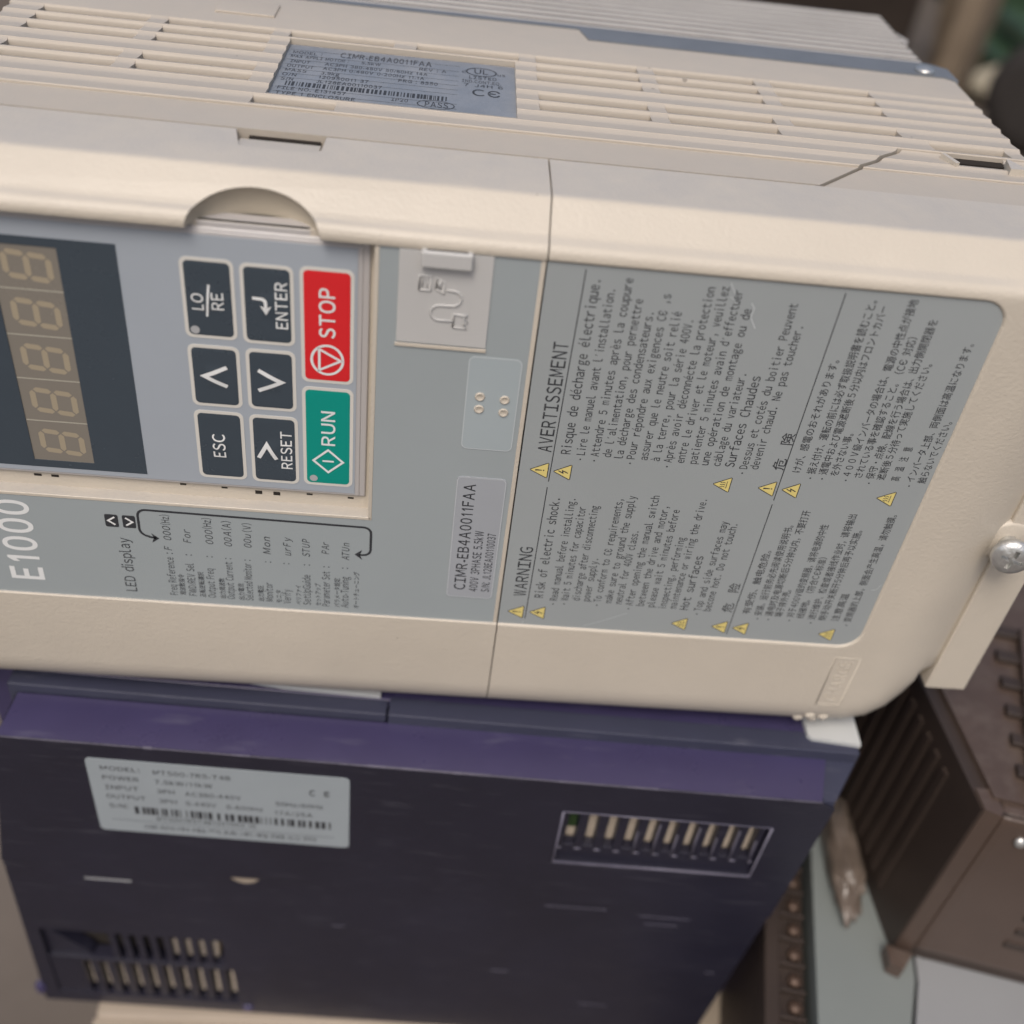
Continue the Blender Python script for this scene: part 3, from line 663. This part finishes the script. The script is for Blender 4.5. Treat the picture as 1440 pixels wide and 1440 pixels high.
# ---- warning label with its lines of print and twelve yellow triangles
wl = MB()
wl.prism([(XC, 36.0)]+[(101.4+5*math.cos(R(a)), 41+5*math.sin(R(a))) for a in range(-90, 1, 10)]+[(101.4+5*math.cos(R(a)), 126+5*math.sin(R(a))) for a in range(0, 91, 10)]+[(XC, 131.0)], lambda a, b, h: (a, h, b), 0.0, 0.75, 0)
TXT = [
('en', 'WARNING', 23.93, 45.44, 60.76),
('en', 'Risk of electric shock.', 28.02, 45.23, 75.45),
('en', 'Read manual before installing.', 31.4, 44.6, 75.65),
('en', 'Wait 5 minutes for capacitor', 33.98, 44.88, 73.63),
('en', 'discharge after disconnecting', 36.67, 45.11, 74.17),
('en', 'power supply.', 39.04, 45.1, 58.66),
('en', 'To conform to CE requirements,', 41.71, 45.17, 76.53),
('en', 'make sure to ground the supply', 44.27, 44.98, 77.69),
('en', 'neutral for 400V class.', 46.69, 44.94, 67.74),
('en', 'After opening the manual switch', 49.36, 44.71, 78.26),
('en', 'between the drive and motor,', 51.99, 44.77, 75.41),
('en', 'please wait 5 minutes before', 54.5, 44.59, 74.73),
('en', 'inspecting, performing', 57.35, 44.56, 66.93),
('en', 'maintenance or wiring the drive.', 59.8, 44.61, 78.18),
('en', 'Hot surfaces', 62.67, 44.47, 61.74),
('en', 'Top and side surfaces may', 65.84, 44.49, 72.45),
('en', 'become hot. Do not touch.', 68.08, 44.57, 71.89),
('fr', 'AVERTISSEMENT', 24.48, 87.72, 114.27),
('fr', 'Risque de décharge électrique.', 28.51, 87.59, 128.1),
('fr', 'Lire le manuel avant l´installation.', 31.54, 87.62, 126.39),
('fr', 'Attendre 5 minutes après la coupure', 34.5, 87.55, 129.05),
('fr', 'de l´alimentation, pour permettre', 37.08, 87.6, 124.93),
('fr', 'la décharge des condensateurs.', 39.59, 87.57, 122.31),
('fr', 'Pour répondre aux exigences CE ,s', 42.12, 87.59, 126.5),
('fr', 'assurer que le neutre soit relié', 44.84, 87.57, 122.97),
('fr', 'à la terre, pour la série 400V.', 47.43, 87.58, 121.39),
('fr', 'Après avoir déconnécte la protection', 50.04, 87.47, 128.73),
('fr', 'entre le driver et le moteur, veuillez', 52.65, 87.57, 129.12),
('fr', 'patienter 5 minutes avain d´effectuer', 55.33, 87.59, 128.59),
('fr', 'une opération de montage ou de', 57.87, 87.48, 124.87),
('fr', 'câblage du variateur.', 60.44, 87.49, 110.57),
('fr', 'Surfaces Chaudes', 63.44, 87.52, 110.3),
('fr', 'Dessus et cotés du boitier Peuvent', 66.32, 87.29, 126.9),
('fr', 'devenir chaud. Ne pas toucher.', 68.66, 87.41, 122.13),
('jp', '危\u3000険', 74.17, 87.68, 97.35),
('jp', 'けが、感電のおそれがあります。', 77.92, 87.47, 115.46),
('jp', '据え付け、運転の前には必ず取扱説明書を読むこと。', 81.16, 87.36, 129.0),
('jp', '通電中および電源遮断後５分以内はフロントカバー', 83.71, 87.42, 128.01),
('jp', 'を外さない事。', 86.21, 87.35, 98.46),
('jp', '４００Ｖ級インバータの場合は、電源の中性点が接地', 88.91, 87.51, 129.96),
('jp', 'されている事を確認すること。（CE 対応）', 91.44, 87.34, 122.02),
('jp', '保守・点検、配線を行う場合は、出力側開閉器を', 94.09, 87.22, 126.12),
('jp', '遮断後５分待って実施してください。', 96.48, 87.18, 116.38),
('jp', '高\u3000温\u3000注\u3000意', 99.68, 87.24, 96.27),
('jp', 'インバータ上部、両側面は高温になります。', 102.96, 87.29, 121.64),
('jp', '触らないでください。', 105.53, 87.12, 103.27),
('cn', '危\u3000险', 73.27, 44.62, 54.14),
('cn', '有受伤、触电危险。', 77.71, 44.51, 64.85),
('cn', '安装、运行前务必先阅读使用说明书。', 80.65, 44.26, 72.71),
('cn', '通电时及电源切断后5分钟以内，不要打开', 83.28, 44.26, 77.27),
('cn', '端子排外壳。', 85.57, 44.25, 53.16),
('cn', '对于400V级的变频器，请将电源的中性', 88.43, 44.4, 73.67),
('cn', '线接地。（符合CE标准）', 90.92, 44.26, 64.03),
('cn', '进行维护、检查或者接线作业时，请将输出', 93.76, 44.09, 77.2),
('cn', '侧手动开关断开5分钟后再予以实施。', 96.37, 43.98, 72.67),
('cn', '注意高温', 99.53, 44.05, 53.25),
('cn', '变频器的上部，侧面会产生高温，请勿触摸。', 102.57, 44.05, 77.84),
]
BUL = {'Read manual', 'Wait 5 min', 'To conform', 'After open', 'Top and side', 'Lire le', 'Attendre', 'Pour répondre', 'Après', 'Dessus', '据え付け', '通電中', '４００Ｖ', '保守', 'インバータ', '安装', '通电时', '对于', '进行', '变频器'}
for kind, s, x, z0, z1 in TXT:
    if kind not in ('en', 'fr', 'jp', 'cn'): continue
    wgt = 0.006
    if kind in ('en', 'fr'):
        cap = 1.72
        if s in ('WARNING', 'AVERTISSEMENT'): cap = 2.85
        elif s.startswith(('Risk', 'Risque', 'Hot', 'Surfaces')): cap = 2.0
        em = cap*CAP
    else:
        em = 2.15
        if s[:1] == '危' or s.startswith('高') : em = 2.9 if s[0] == '危' else 2.2
        wgt = 0.004
    text(wl, s.replace('CE', 'CЄ'), (x-(0.22 if kind in ('jp', 'cn') else 0), -0.04, z0), Uz, Vx, z1-z0, em, 1, weight=wgt, mono=kind in ('en', 'fr'))
    if any(s.startswith(b) for b in BUL):
        wl.poly([(x-0.75+0.2*math.cos(R(a)), z0-1.15+0.2*math.sin(R(a))) for a in range(0, 360, 45)], lambda a, b: (a, -0.04, b), 1)
fy = lambda a, b: (a, -0.04, b)
for a, b in (((24.85, 78.35), (24.6, 38.0)), ((25.5, 130.0), (24.9, 79.9)), ((74.6, 130.0), (74.2, 79.4)), ((74.2, 78.3), (73.75, 37.2))): wl.stroke([a, b], 0.2, fy, 1)
for pts, wd in (([(52.7, 130.0), (53.5, 128.6), (54.0, 127.9)], 0.16), ([(57.5, 126.2), (58.3, 125.2), (58.1, 123.2), (59.5, 120.9)], 0.2), ([(38.8, 36.8), (43.5, 39.2), (48.6, 42.1)], 0.12), ([(104.0, 54.9), (105.2, 55.2), (105.9, 56.9)], 0.12), ([(24.0, 36.6), (24.4, 37.0)], 0.2), ([(53.2, 127.2), (54.6, 126.0)], 0.12)):
    wl.stroke(pts, wd, lambda a, b: (a, -0.05, b), 2)
wo = P('warning_label', wl, ['panel_b', 'ink', 'clear_rim'])
TRI = [(20.0, 24.05, 40.15, 'e'), (25.15, 29.1, 40.3, 'l'), (59.4, 63.4, 39.7, 'h'), (20.3, 24.5, 82.85, 'e'), (25.35, 29.4, 82.8, 'l'), (59.8, 63.9, 82.7, 'h'),
       (69.7, 73.7, 82.55, 'e'), (74.9, 78.9, 82.55, 'l'), (96.05, 100.2, 82.25, 'h'), (69.25, 73.2, 39.55, 'e'), (74.4, 78.3, 39.5, 'l'), (95.65, 99.65, 39.35, 'h')]
for x0, x1, z, kd in TRI:
    t = MB(); hw = 2.2
    def tri(gr): 
        h = (x1-x0)-gr*3; w2 = hw*h/(x1-x0); a0 = x0+gr*2; return [(a0, z), (a0+h, z-w2), (a0+h, z+w2)]
    def rt(pts, r=0.18):
        out = []
        for i in range(3):
            p = Vector(pts[i]); q = Vector(pts[i-1]); s_ = Vector(pts[(i+1) % 3]); d0 = (q-p).normalized(); d1 = (s_-p).normalized()
            for u_ in (0, .5, 1): out.append(tuple(p+d0*r*(1-u_)+d1*r*u_+(d0+d1)*r*0.25*(1-abs(2*u_-1))*-0.2))
        return out
    t.poly(rt(tri(0), 0.35), lambda a, b: (a, -0.045, b), 1); t.poly(tri(0.19), lambda a, b: (a, -0.06, b), 0)
    f2 = lambda a, b: (a, -0.075, b)
    if kd == 'e': t.poly([(x0+1.4, z-0.2), (x0+2.85, z-0.09), (x0+2.85, z+0.09), (x0+1.4, z+0.2)], f2, 1); t.poly([(x0+3.2+0.17*math.cos(R(a)), z+0.17*math.sin(R(a))) for a in range(0, 360, 45)], f2, 1)
    if kd == 'l': t.stroke([(x0+1.25, z+0.25), (x0+2.3, z-0.3), (x0+2.15, z+0.35), (x0+3.35, z-0.25)], 0.24, f2, 1)
    if kd == 'h':
        for dz in (-0.55, 0, 0.55): t.stroke([(x0+1.75, z+dz+0.1), (x0+2.1, z+dz-0.1), (x0+2.5, z+dz+0.12), (x0+2.9, z+dz-0.08)], 0.15, f2, 1)
        t.stroke([(x0+3.2, z-0.95), (x0+3.2, z+0.95)], 0.15, f2, 1)
    so_ = link('warning_symbol', t, ['yellow', 'ink'], wo, RT)

# ---- the cover screw, standing half out of its boss
sc = MB(); ax = Vector((-0.26, -1.0, 0.10)).normalized(); o = Vector((132.3, 3.5, 69.8))
sc.lathe([(2.1, -3), (2.1, 5.6)], o, ax, 24); 
sh = P('cover_screw', sc, ['steel']); 
hd = MB(); hd.lathe([(0, 5.2), (3.9, 5.2), (4.35, 5.4), (4.45, 6.0), (4.35, 6.6), (3.9, 7.15), (2.9, 7.6), (1.6, 7.85), (0, 7.95)], o, ax, 40)
hdo = link('screw_head', hd, ['steel'], sh, RT)
a1 = ax.orthogonal().normalized(); a2 = ax.cross(a1); th = 0.6; b1 = a1*math.cos(th)+a2*math.sin(th); b2 = ax.cross(b1)
ct_ = []
for p_, q_ in ((b1, b2), (b2, -b1)):
    c_ = MB(); fnx = lambda v, p_=p_, q_=q_: tuple(o+p_*v.x+q_*v.y+ax*v.z)
    c_.box(-2.5, 2.5, -0.5, 0.5, 6.7, 9.0, 0, 0, xf=lambda v, fnx=fnx: fnx(v)); ct_.append(link('cutter', c_, 'steel', sh, RT))
boolean(hdo, ct_); autosmooth(hdo, 35)
# ================================================================== THE PURPLE DRIVE underneath, also on its side
RP = (0, 60, -145.5)
pur = thing('motor_drive', 'dark purple plastic motor drive lying on its side, with pale rating label and vents', 'motor drive', RP)
ya = R(-1.8); ca, sa = math.cos(ya), math.sin(ya)
OX, OY, OZ = 0.0, -13.6, -5.0
def W(u, d, z): return (OX+u*ca-d*sa, OY+u*sa+d*ca, OZ+z)               # u along the front, d into it, z up from its upper front edge
def PP(name, mb, mats, parent=None): 
    mb.v = [W(*v) for v in mb.v]; return link(name, mb, mats, parent or pur, RP)
out = [(-102.5, 0), (106.5, 0), (110.2, -2.5), (107.2, -56.6), (-112.0, -56.6)]
fp = MB(); fp.prism(out, lambda a, b, h: (a, h, b), 0.0, 22.0, 0, 0.5)
fpo = PP('front_cover', fp, ['purple_shaded'])
# recess with ten slots near the lower end
VX0, VX1, VZ0, VZ1 = 40.9, 96.0, -35.8, -12.6
c = MB(); c.prism([(VX0, VZ0), (VX1, VZ0), (VX1+0.4, VZ1), (VX0, VZ1)], lambda a, b, h: (a, h, b), -2, 6.0); c1 = PP('cutter', c, 'purple_shaded'); boolean(fpo, [c1])
vi = MB(); vi.box(VX0, VX1, 4.8, 5.3, VZ0, VZ1); PP('vent_interior', vi, 'beige')
n = 10; pitch = (92.6-44.3)/9
rim = MB()
rim.box(VX0, VX1, 1.3, 4.2, VZ1-2.4, VZ1, 0.2); rim.box(VX0, VX1, 1.3, 4.2, VZ0, VZ0+6.6, 0.3)
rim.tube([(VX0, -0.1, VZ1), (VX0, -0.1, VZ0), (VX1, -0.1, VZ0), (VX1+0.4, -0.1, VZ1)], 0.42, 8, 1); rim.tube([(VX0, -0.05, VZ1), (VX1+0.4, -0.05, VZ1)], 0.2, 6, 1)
PP('vent_frame', rim, ['purple_shaded', 'wear_highlight'])
for i in range(n+1):
    x = 44.3+(i-0.5)*pitch; m = MB(); x0 = max(x-1.5, VX0); x1 = min(x+1.5, VX1)
    m.box(x0+0.2, x1-0.2, 1.0, 4.6, VZ0+5.0, VZ1-1.5, 0.5)
    if i >= 4: m.tube([(x0+0.5, 1.0, VZ0+5.6), (x0+0.5, 1.0, VZ1-(4 if i % 2 else 8))], [0.35, 0.22], 6, 1)  # pale lines on the slats paint the louvre highlights
    m.tube([(x0+0.6, 1.05, VZ0+5.4), (x1-0.6, 1.05, VZ0+5.4)], 0.35, 6, 1); PP('vent_slat', m, ['purple_shaded', 'wear_highlight'])
gp = MB(); gp.box(42.6, 46.0, 4.2, 4.9, -25, -14); PP('circuit_board', gp, 'green_pcb')
# top side: purple flank (lighter colour for sky light), navy step, rear housing
tp = MB(); tp.prism([(-102.4, 0.4), (106.3, 0.4), (109.9, 14), (-102.0, 14.0)], lambda a, b, h: (a, b, h), -1.0, 0.12, 0, 0.25)
tp.prism([(106.3, 0.5), (110.0, 1.0), (118.5, 15), (109.5, 14.8)], lambda a, b, h: (a, b, h), -3.0, -0.3, 1, 0.2)  # end facet painted darker, as it turns away from the light
tp.box(-102, 108, 13.0, 24, -60, 0.0, 0.3)
PP('side_panel', tp, ['purple', 'navy'])
nv = MB(); nv.box(-104.5, -7.6, 14.3, 20, -40, 3.1, 0.4, 0); nv.box(-7.1, 118.2, 13.9, 20, -40, 3.6, 0.4, 0)
nv.box(-112, 118.5, 19, 120, -139, 3.4, 0.6, 1)
PP('rear_housing', nv, ['navy', 'purple'])
lp = MB(); lp.prism([(-112.0, -57.1), (107.0, -57.1), (101.8, -125), (101.0, -140.3), (-113.8, -140.3)], lambda a, b, h: (a, h, b), 0.6, 22.0, 0, 0.6)
lpo = PP('lower_cover', lp, ['purple_shaded'])
c = MB(); c.prism([(-108.5, -134.6), (-49.3, -134.6), (-51.8, -94.5), (-108.5, -94.5)], lambda a, b, h: (a, h, b), -2, 7); c1 = PP('cutter', c, 'purple_shaded')
c = MB(); c.prism(arcpts(-44.6, -56.8, 4.4, 180, 360, 12), lambda a, b, h: (a, h*1.0, b), -2, 4); c2 = PP('cutter', c, 'purple_shaded')
c = MB(); c.box(-90.5, -77, -1, 1.6, -64.6, -63.2, 0.0); c3 = PP('cutter', c, 'purple_shaded')
boolean(lpo, [c1, c2, c3]); autosmooth(lpo, 30)
nt_ = MB(); nt_.box(-49.2, -40, 1.2, 3, -61.6, -57); PP('notch_insert', nt_, 'tan')
nt_ = MB(); nt_.box(-90.6, -76.9, 0.9, 2.5, -64.7, -63.1); PP('slot_insert', nt_, 'lgrey')
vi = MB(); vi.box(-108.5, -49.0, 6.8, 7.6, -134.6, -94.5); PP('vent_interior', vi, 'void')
lb = MB()
for i in range(10):
    x = -96.5+i*(96.5-51.6)/9; lb.box(x-1.2, x+1.6, 3.4, 6.9, -132.0, -114.0, 0.3)
    if i >= 5: lb.box(-90.3+i*4.15-1.2+(0 if i > 5 else 0.3), -90.3+i*4.15+1.4, 3.4, 6.9, -109.5, -97 if i > 5 else -101, 0.3)
PP('inner_fins', lb, 'beige')
for i in range(11):
    x = -98.9+i*4.99
    m = MB(); m.prism([(x-1.4, -134.0), (x+1.0, -134.0), (x+0.2, -112.4), (x-2.2, -112.4)], lambda a, b, h: (a, h, b), 1.2, 3.2, 0, 0.4); PP('vent_slat', m, 'purple_shaded')
    if 3 <= i: 
        m = MB(); x = -92.6+(i-2)*4.15-0.4+2.1; m.prism([(x-1.0, -112.0), (x+1.0, -112.0), (x+0.5, -95.0), (x-1.5, -95.0)], lambda a, b, h: (a, h, b), 1.2, 3.2, 0, 0.4); PP('vent_slat', m, 'purple_shaded')
vr = MB(); vr.box(-53.4, -49.2, 0.8, 5.8, -113, -95, 0.3); vr.box(-108.5, -49.2, 1.0, 5.8, -113.4, -111.4, 0.3); vr.box(-108.5, -100.2, 1.0, 5.8, -134.5, -111.5, 0.4); vr.prism([(-108.5, -95), (-95.0, -110), (-98.5, -112), (-108.5, -112)], lambda a, b, h: (a, h, b), 2.2, 6.0, 0, 0.5)
PP('vent_frame', vr, 'purple_shaded')
for u, z in ((-114.2, -133), (-47.4, -136.5)):
    bm = bmesh.new(); bmesh.ops.create_uvsphere(bm, u_segments=14, v_segments=8, radius=1)
    for v in bm.verts: v.co = (u+2.0*v.co.x, 1.0+1.6*v.co.y, z+4.0*v.co.z if u < -60 else z+1.6*v.co.z)
    fe = MB(); fe.bm(bm, 0, True); PP('corner_lug', fe, 'purple')
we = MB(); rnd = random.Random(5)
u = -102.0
while u < 106:                                                            # rubbed upper front edge, its bright line also a painted bevel highlight
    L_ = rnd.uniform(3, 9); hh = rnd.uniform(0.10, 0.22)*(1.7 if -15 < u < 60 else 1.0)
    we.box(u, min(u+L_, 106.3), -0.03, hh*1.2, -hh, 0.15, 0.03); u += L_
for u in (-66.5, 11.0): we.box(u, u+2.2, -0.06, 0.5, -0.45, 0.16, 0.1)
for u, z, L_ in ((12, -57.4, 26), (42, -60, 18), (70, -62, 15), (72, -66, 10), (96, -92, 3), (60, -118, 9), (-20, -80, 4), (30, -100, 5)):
    sf = MB(); sf.box(u, u+L_, 0.5 if z < -57 else -0.02, 0.7, z-0.09, z+0.09, 0.03); PP('scuff', sf, 'wear_highlight')
PP('worn_edge_highlight', we, 'wear_highlight')
# rating label of the purple drive
rl = MB(); rl.prism(rrect(-81.7, -15.0, -37.0, -5.6, 1.4), lambda a, b, h: (a, h, b), -0.16, 0.05, 0, 0.05)
PT = [('MODEL:',-78.2,-68.3,-9.6),('MT500-7R5-T4B',-65.0,-45.4,-9.9),('POWER',-78.2,-69.0,-13.6),('7.5kW/11kW',-64.9,-50.3,-13.9),('INPUT',-78.1,-69.5,-17.7),('3PH',-64.8,-60.3,-17.9),('AC380-440V',-57.6,-43.2,-18.1),('OUTPUT',-78.2,-68.1,-21.7),('3PH',-64.7,-60.1,-22.2),('0-440V',-57.7,-49.9,-22.3),('0-600Hz',-47.2,-37.7,-22.5),('50Hz/60Hz',-34.3,-21.9,-19.3),('17A/25A',-34.5,-24.7,-23.4),('S/N:',-78.0,-73.1,-25.8),('MT5007R5T4B1207003 18',-66,-40,-30.4)]
for s, a, b, z in PT: text(rl, s, (a, -0.2, z-0.5), (1, 0, 0), (0, 0, 1), b-a, 1.7*CAP, 1, weight=0.008)
text(rl, 'C  Є', (-25.4, -0.2, -14.2), (1, 0, 0), (0, 0, 1), 5.2, 2.3*CAP, 1, weight=0.03)
x = -71.5
while x < -20:
    wd = rnd.choice((0.3, 0.5, 0.8, 1.1)); rl.poly([(x, -28.4), (x+wd, -28.4), (x+wd, -25.2), (x, -25.2)], lambda a, b: (a, -0.2, b-0.01*(a+70)), 1); x += wd+rnd.choice((0.3, 0.5, 0.9, 1.3 if rnd.random() < 0.2 else 0.4))
rl.stroke([(-78, -31.6), (-19, -32.6)], 0.14, lambda a, b: (a, -0.2, b), 1)
text(rl, '深圳市电气技术有限公司', (-70, -0.2, -35.0), (1, 0, 0), (0, 0, 1), 46, 2.2, 2, weight=0.0)
PP('rating_label', rl, ['paperlab', 'ink', 'grey_ink'])

# ================================================================== between the two drives
sh1 = MB(); sh1.prism([(-60, 40), (-45.0, 8.3), (-34, 6.9), (-9.0, 5.8), (-9.3, 40)], lambda a, b, h: (a, b, h), -1.35, -0.05, 0, 0.1)
o = link('card_sheet', sh1, 'white', None, (-30, 20, -1.35)); tag(o, 'thin white card edge squeezed under the middle of the cream drive', 'card')
sh2 = MB(); sh2.prism([(104.8, 40), (105.0, 1.3), (106.0, 0.2), (119.0, -1.3), (120.3, 40)], lambda a, b, h: (a, b, h), -1.6, -0.1, 0, 0.25)
o = link('card_sheet', sh2, 'white', None, (112, 20, -1.6)); tag(o, 'white card tab sticking out under the lower corner of the cream drive', 'card')

# ================================================================== what the pile stands on and what lies beside it
RB = (10, 40, -206)
cb_ = MB(); cb_.box(-97, 124.5, -14.5, 110, -206, -146.0, 2.5); cb_.box(-97.5, 90, -16.5, -14, -160, -147.5, 0.8)
bx = thing('equipment_case', 'pale tan plastic case carrying the purple drive, mostly hidden', 'case', RB)
link('case_body', cb_, 'tan', bx, RB)
tr = MB(); tr.box(-96, 90, -16.2, -14.6, -190, -162, 0.5); link('case_panel', tr, 'lgrey', bx, RB)

yb = R(-13); cb2, sb2 = math.cos(yb), math.sin(yb)
RBn = (151, -14, -82)
bro = thing('motor_drive', 'brown plastic motor drive with lattice top standing beside the purple drive', 'motor drive', RBn)
def WB(u, d, z): return (151+u*cb2-d*sb2, -14+u*sb2+d*cb2, -82+z)
def PB(name, mb, mats, parent=None): mb.v = [WB(*v) for v in mb.v]; return link(name, mb, mats, parent or bro, RBn)
bb = MB(); bb.prism([(151, -14), (277, -43), (310, 160), (139, 160)], lambda a, b, h: (a, b, h), -82, -8, 0, 4.5, 4); bo = link('drive_body', bb, ['dbrown'], bro, RBn)
fb = MB(); fb.box(4.5, 129, -0.9, 6, 3.5, 74.5, 5.0); PB('front_cover', fb, 'brown')
ed = MB(); ed.prism([(-1.2, 6), (0.6, -0.4), (4.8, -1.4), (5.6, 1), (3, 7)], lambda a, b, h: (a, b, h), -1.5, 74.8, 0, 0.6); PB('corner_post', ed, 'brown')
for i in range(20):
    y = 2+i*6.2; xx = 151-(y+14)*0.069; m = MB(); m.prism([(xx-1.0, y), (xx+1, y), (xx+0.8, y+2.6), (xx-1.2, y+2.6)], lambda a, b, h: (a, b, h), -74, -15, 0, 0.4); link('side_rib', m, 'dbrown', bro, RBn)
for i in range(6):
    m = MB(); m.box(27+(i % 2)*0.5, 60, -1.6, 0, 18+i*7.2, 20.6+i*7.2, 0.5); PB('front_slat', m, 'dbrown')
tt = MB(); tt.prism([(155, -11), (275, -38), (305, 155), (144, 155)], lambda a, b, h: (a, b, h), -8.4, -6.4, 0, 0.6); link('top_cover', tt, 'brown', bro, RBn)
for i in range(9):
    m = MB(); u = 12+i*9
    m.prism([(u, 8), (u+4.5, 8), (u+10.5, 70), (u+6, 70)], lambda a, b, h: (a, b, h), 74.8, 79.0, 0, 0.5); PB('lattice_bar', m, 'brown')
for i in range(6):
    m = MB(); y = 12+i*11; m.box(10, 110, y, y+4, 74.8, 77.4, 0.5); PB('lattice_bar', m, 'dbrown')
sw = MB(); sw.lathe([(1.6, 0), (1.6, 0.7), (1.0, 1.2), (0, 1.3)], (13, -1.0, 66), (0, -1, 0.3), 16); PB('screw', sw, 'steel')
mt = MB(); mt.prism([(-3, -2), (5, -3), (2, -9), (-2, -8)], lambda a, b, h: (a, b, h), 0.2, 5.5, 0, 0.6); PB('mounting_foot', mt, 'brown')

RG = (140, 10, -206)
gg = MB(); gg.prism([(142.0, 62), (118.8, -60), (141.5, -62), (156.5, -23), (170, 62)], lambda a, b, h: (a, b, h), -206, -82.4, 0, 1.0)
o = link('metal_cabinet', gg, 'ggrey', None, RG); tag(o, 'grey-green sheet metal cabinet between the terminal strip and the brown drive', 'cabinet')
pg = MB(); pg.prism([(157.5, -23.5), (143, -63), (330, -75), (330, 60), (172, 60)], lambda a, b, h: (a, b, h), -206, -82.6, 0, 1.2)
o = link('metal_cabinet', pg, 'pgrey', None, (200, 0, -206)); tag(o, 'pale grey cabinet under the front of the brown drive, bottom right', 'cabinet')

RS = (126, 0, -206)
tsn = thing('terminal_strip', 'dark brown terminal strip with a row of copper screws beside the cabinet', 'terminal strip', RS)
def WT(u, d, z): a_ = R(79); return (114.5+u*math.cos(a_)+d*math.sin(a_), -36+u*math.sin(a_)-d*math.cos(a_), z+30.0)
def PTs(name, mb, mats, parent=None): mb.v = [WT(*v) for v in mb.v]; return link(name, mb, mats, parent or tsn, RS)
tb2 = MB(); tb2.box(-40, 62, -6.5, 6.6, -236, -118, 0.8); tb2.box(-40, 62, -6.5, -2, -118, -114, 0.6); PTs('strip_body', tb2, 'dbrown')
for i in range(12):
    u = -36+i*8.4; m = MB(); m.lathe([(2.2, 0), (2.2, 1.2), (1.6, 2.0), (0, 2.2)], (u, 3.4, -118), (0, 0, 1), 14); PTs('terminal_screw', m, 'copper')
    m = MB(); m.box(u+3.7, u+4.7, -2, 6.3, -118.2, -115.2, 0.3); PTs('barrier', m, 'dbrown')

rnd = random.Random(11); rw = MB(); bm = bmesh.new(); bmesh.ops.create_icosphere(bm, subdivisions=4, radius=1)
from mathutils import noise as NZ
for v in bm.verts:
    q = v.co*1.7; k = 1+0.5*abs(NZ.noise(q))+0.22*abs(NZ.noise(q*2.1))-0.3*abs(NZ.noise(q*1.3+Vector((3, 1, 2))))
    x, y, z = v.co*k; v.co = (142.5+x*5.0+y*2.2, 17+y*21, -79+max(z, -0.35)*6)
rw.bm(bm, 0, True)
o = link('crumpled_wrap', rw, 'wrap', None, (142.5, 17, -82)); tag(o, 'crumpled brownish clear wrap lying in the gap beside the brown drive', 'wrap')

# ================================================================== the yard behind
def wood_post(base, topp, w_, label):
    m = MB(); b = Vector(base); t = Vector(topp); d = (t-b).normalized(); a = d.orthogonal().normalized(); c = d.cross(a); n = 10
    vs = []
    for i in range(n+1):
        p = b+(t-b)*(i/n); 
        for s1, s2 in ((-1, -1), (1, -1), (1, 1), (-1, 1)): vs.append(p+a*(s1*w_/2*(1+rnd.uniform(-.05, .05)))+c*(s2*w_*0.32*(1+rnd.uniform(-.05, .05))))
    fs = [(i*4+k, i*4+(k+1) % 4, (i+1)*4+(k+1) % 4, (i+1)*4+k) for i in range(n) for k in range(4)]+[(3, 2, 1, 0), (n*4, n*4+1, n*4+2, n*4+3)]
    m.add(vs, fs, 0); o = link('wooden_post', m, 'wood', None, base); tag(o, label, 'post')
wood_post((600, 1175, -206), (610, 1160, 420), 46, 'pale weathered wooden post standing upright behind the heat sink')
wood_post((655, 1330, -206), (560, 1300, 420), 44, 'browner wooden post leaning to the left of the upright post')
bmn = MB(); bmn.box(-900, 560, 1240, 1420, -206, -70, 8); o = link('timber_beam', bmn, 'dwood', None, (0, 1330, -206)); tag(o, 'dark timber beam lying on the ground far behind the heat sink', 'beam')
RWh = (650, 1040, -206)
wh = thing('trolley_wheel', 'black rubber wheel with dull metal hub standing on the ground far behind the cream drive', 'wheel', RWh)
wax = Vector((-0.55, -0.83, 0.05)); wc = (652, 1040, -143)
m = MB(); m.lathe([(40, -20), (54, -20), (61, -12), (63, 0), (61, 12), (54, 20), (40, 20)], wc, wax, 40); link('tyre', m, 'rubber', wh, RWh)
m = MB(); m.lathe([(0, -14), (40, -14), (40, 9), (26, 12), (16, 19), (0, 20)], wc, wax, 32); link('rim', m, 'hub', wh, RWh)
RF = (760, 1250, -206)
mf = thing('machine_casting', 'dark green painted casting with a bolt on the ground behind the black wheel', 'machine part', RF)
m = MB(); m.box(690, 870, 1120, 1400, -206, -165, 12); m.box(720, 850, 1180, 1380, -167, -130, 14); link('foot_plate', m, 'gpaint', mf, RF)
m = MB(); m.lathe([(16, 0), (16, 12), (9, 20), (0, 21)], (715, 1150, -165), (0, 0, 1), 6, 0, False); link('foot_bolt', m, 'hub', mf, RF)
RM = (1050, 1620, -206)
mh = thing('machine_housing', 'tall dark green painted machine housing behind the wooden posts', 'machine', RM)
m = MB(); m.box(760, 1400, 1470, 1800, -206, 330, 25); link('housing_body', m, 'gpaint', mh, RM)
m = MB(); m.box(800, 1360, 1462, 1472, -150, 40, 6); link('access_panel', m, 'gpaint', mh, RM)
for i, (x, y, r, lab) in enumerate(((672, 1200, 42, 'pale stone beside the low green plant'), (700, 1130, 36, 'smaller pale stone in front of the black wheel'), (505, 1010, 40, 'grey stone behind the end of the heat sink'))):
    m = MB(); bm = bmesh.new(); bmesh.ops.create_icosphere(bm, subdivisions=3, radius=1)
    for v in bm.verts:
        k = 1+0.16*math.sin(3*v.co.x+i)+0.1*math.sin(5*v.co.y+2*i); v.co = (x+r*k*v.co.x, y+r*k*v.co.y*0.8, -206+r*0.5+r*0.62*k*v.co.z)
    m.bm(bm, 0, True); o = link('stone', m, 'stone', None, (x, y, -206)); tag(o, lab, 'stone')
bpy.data.objects.remove(FO)
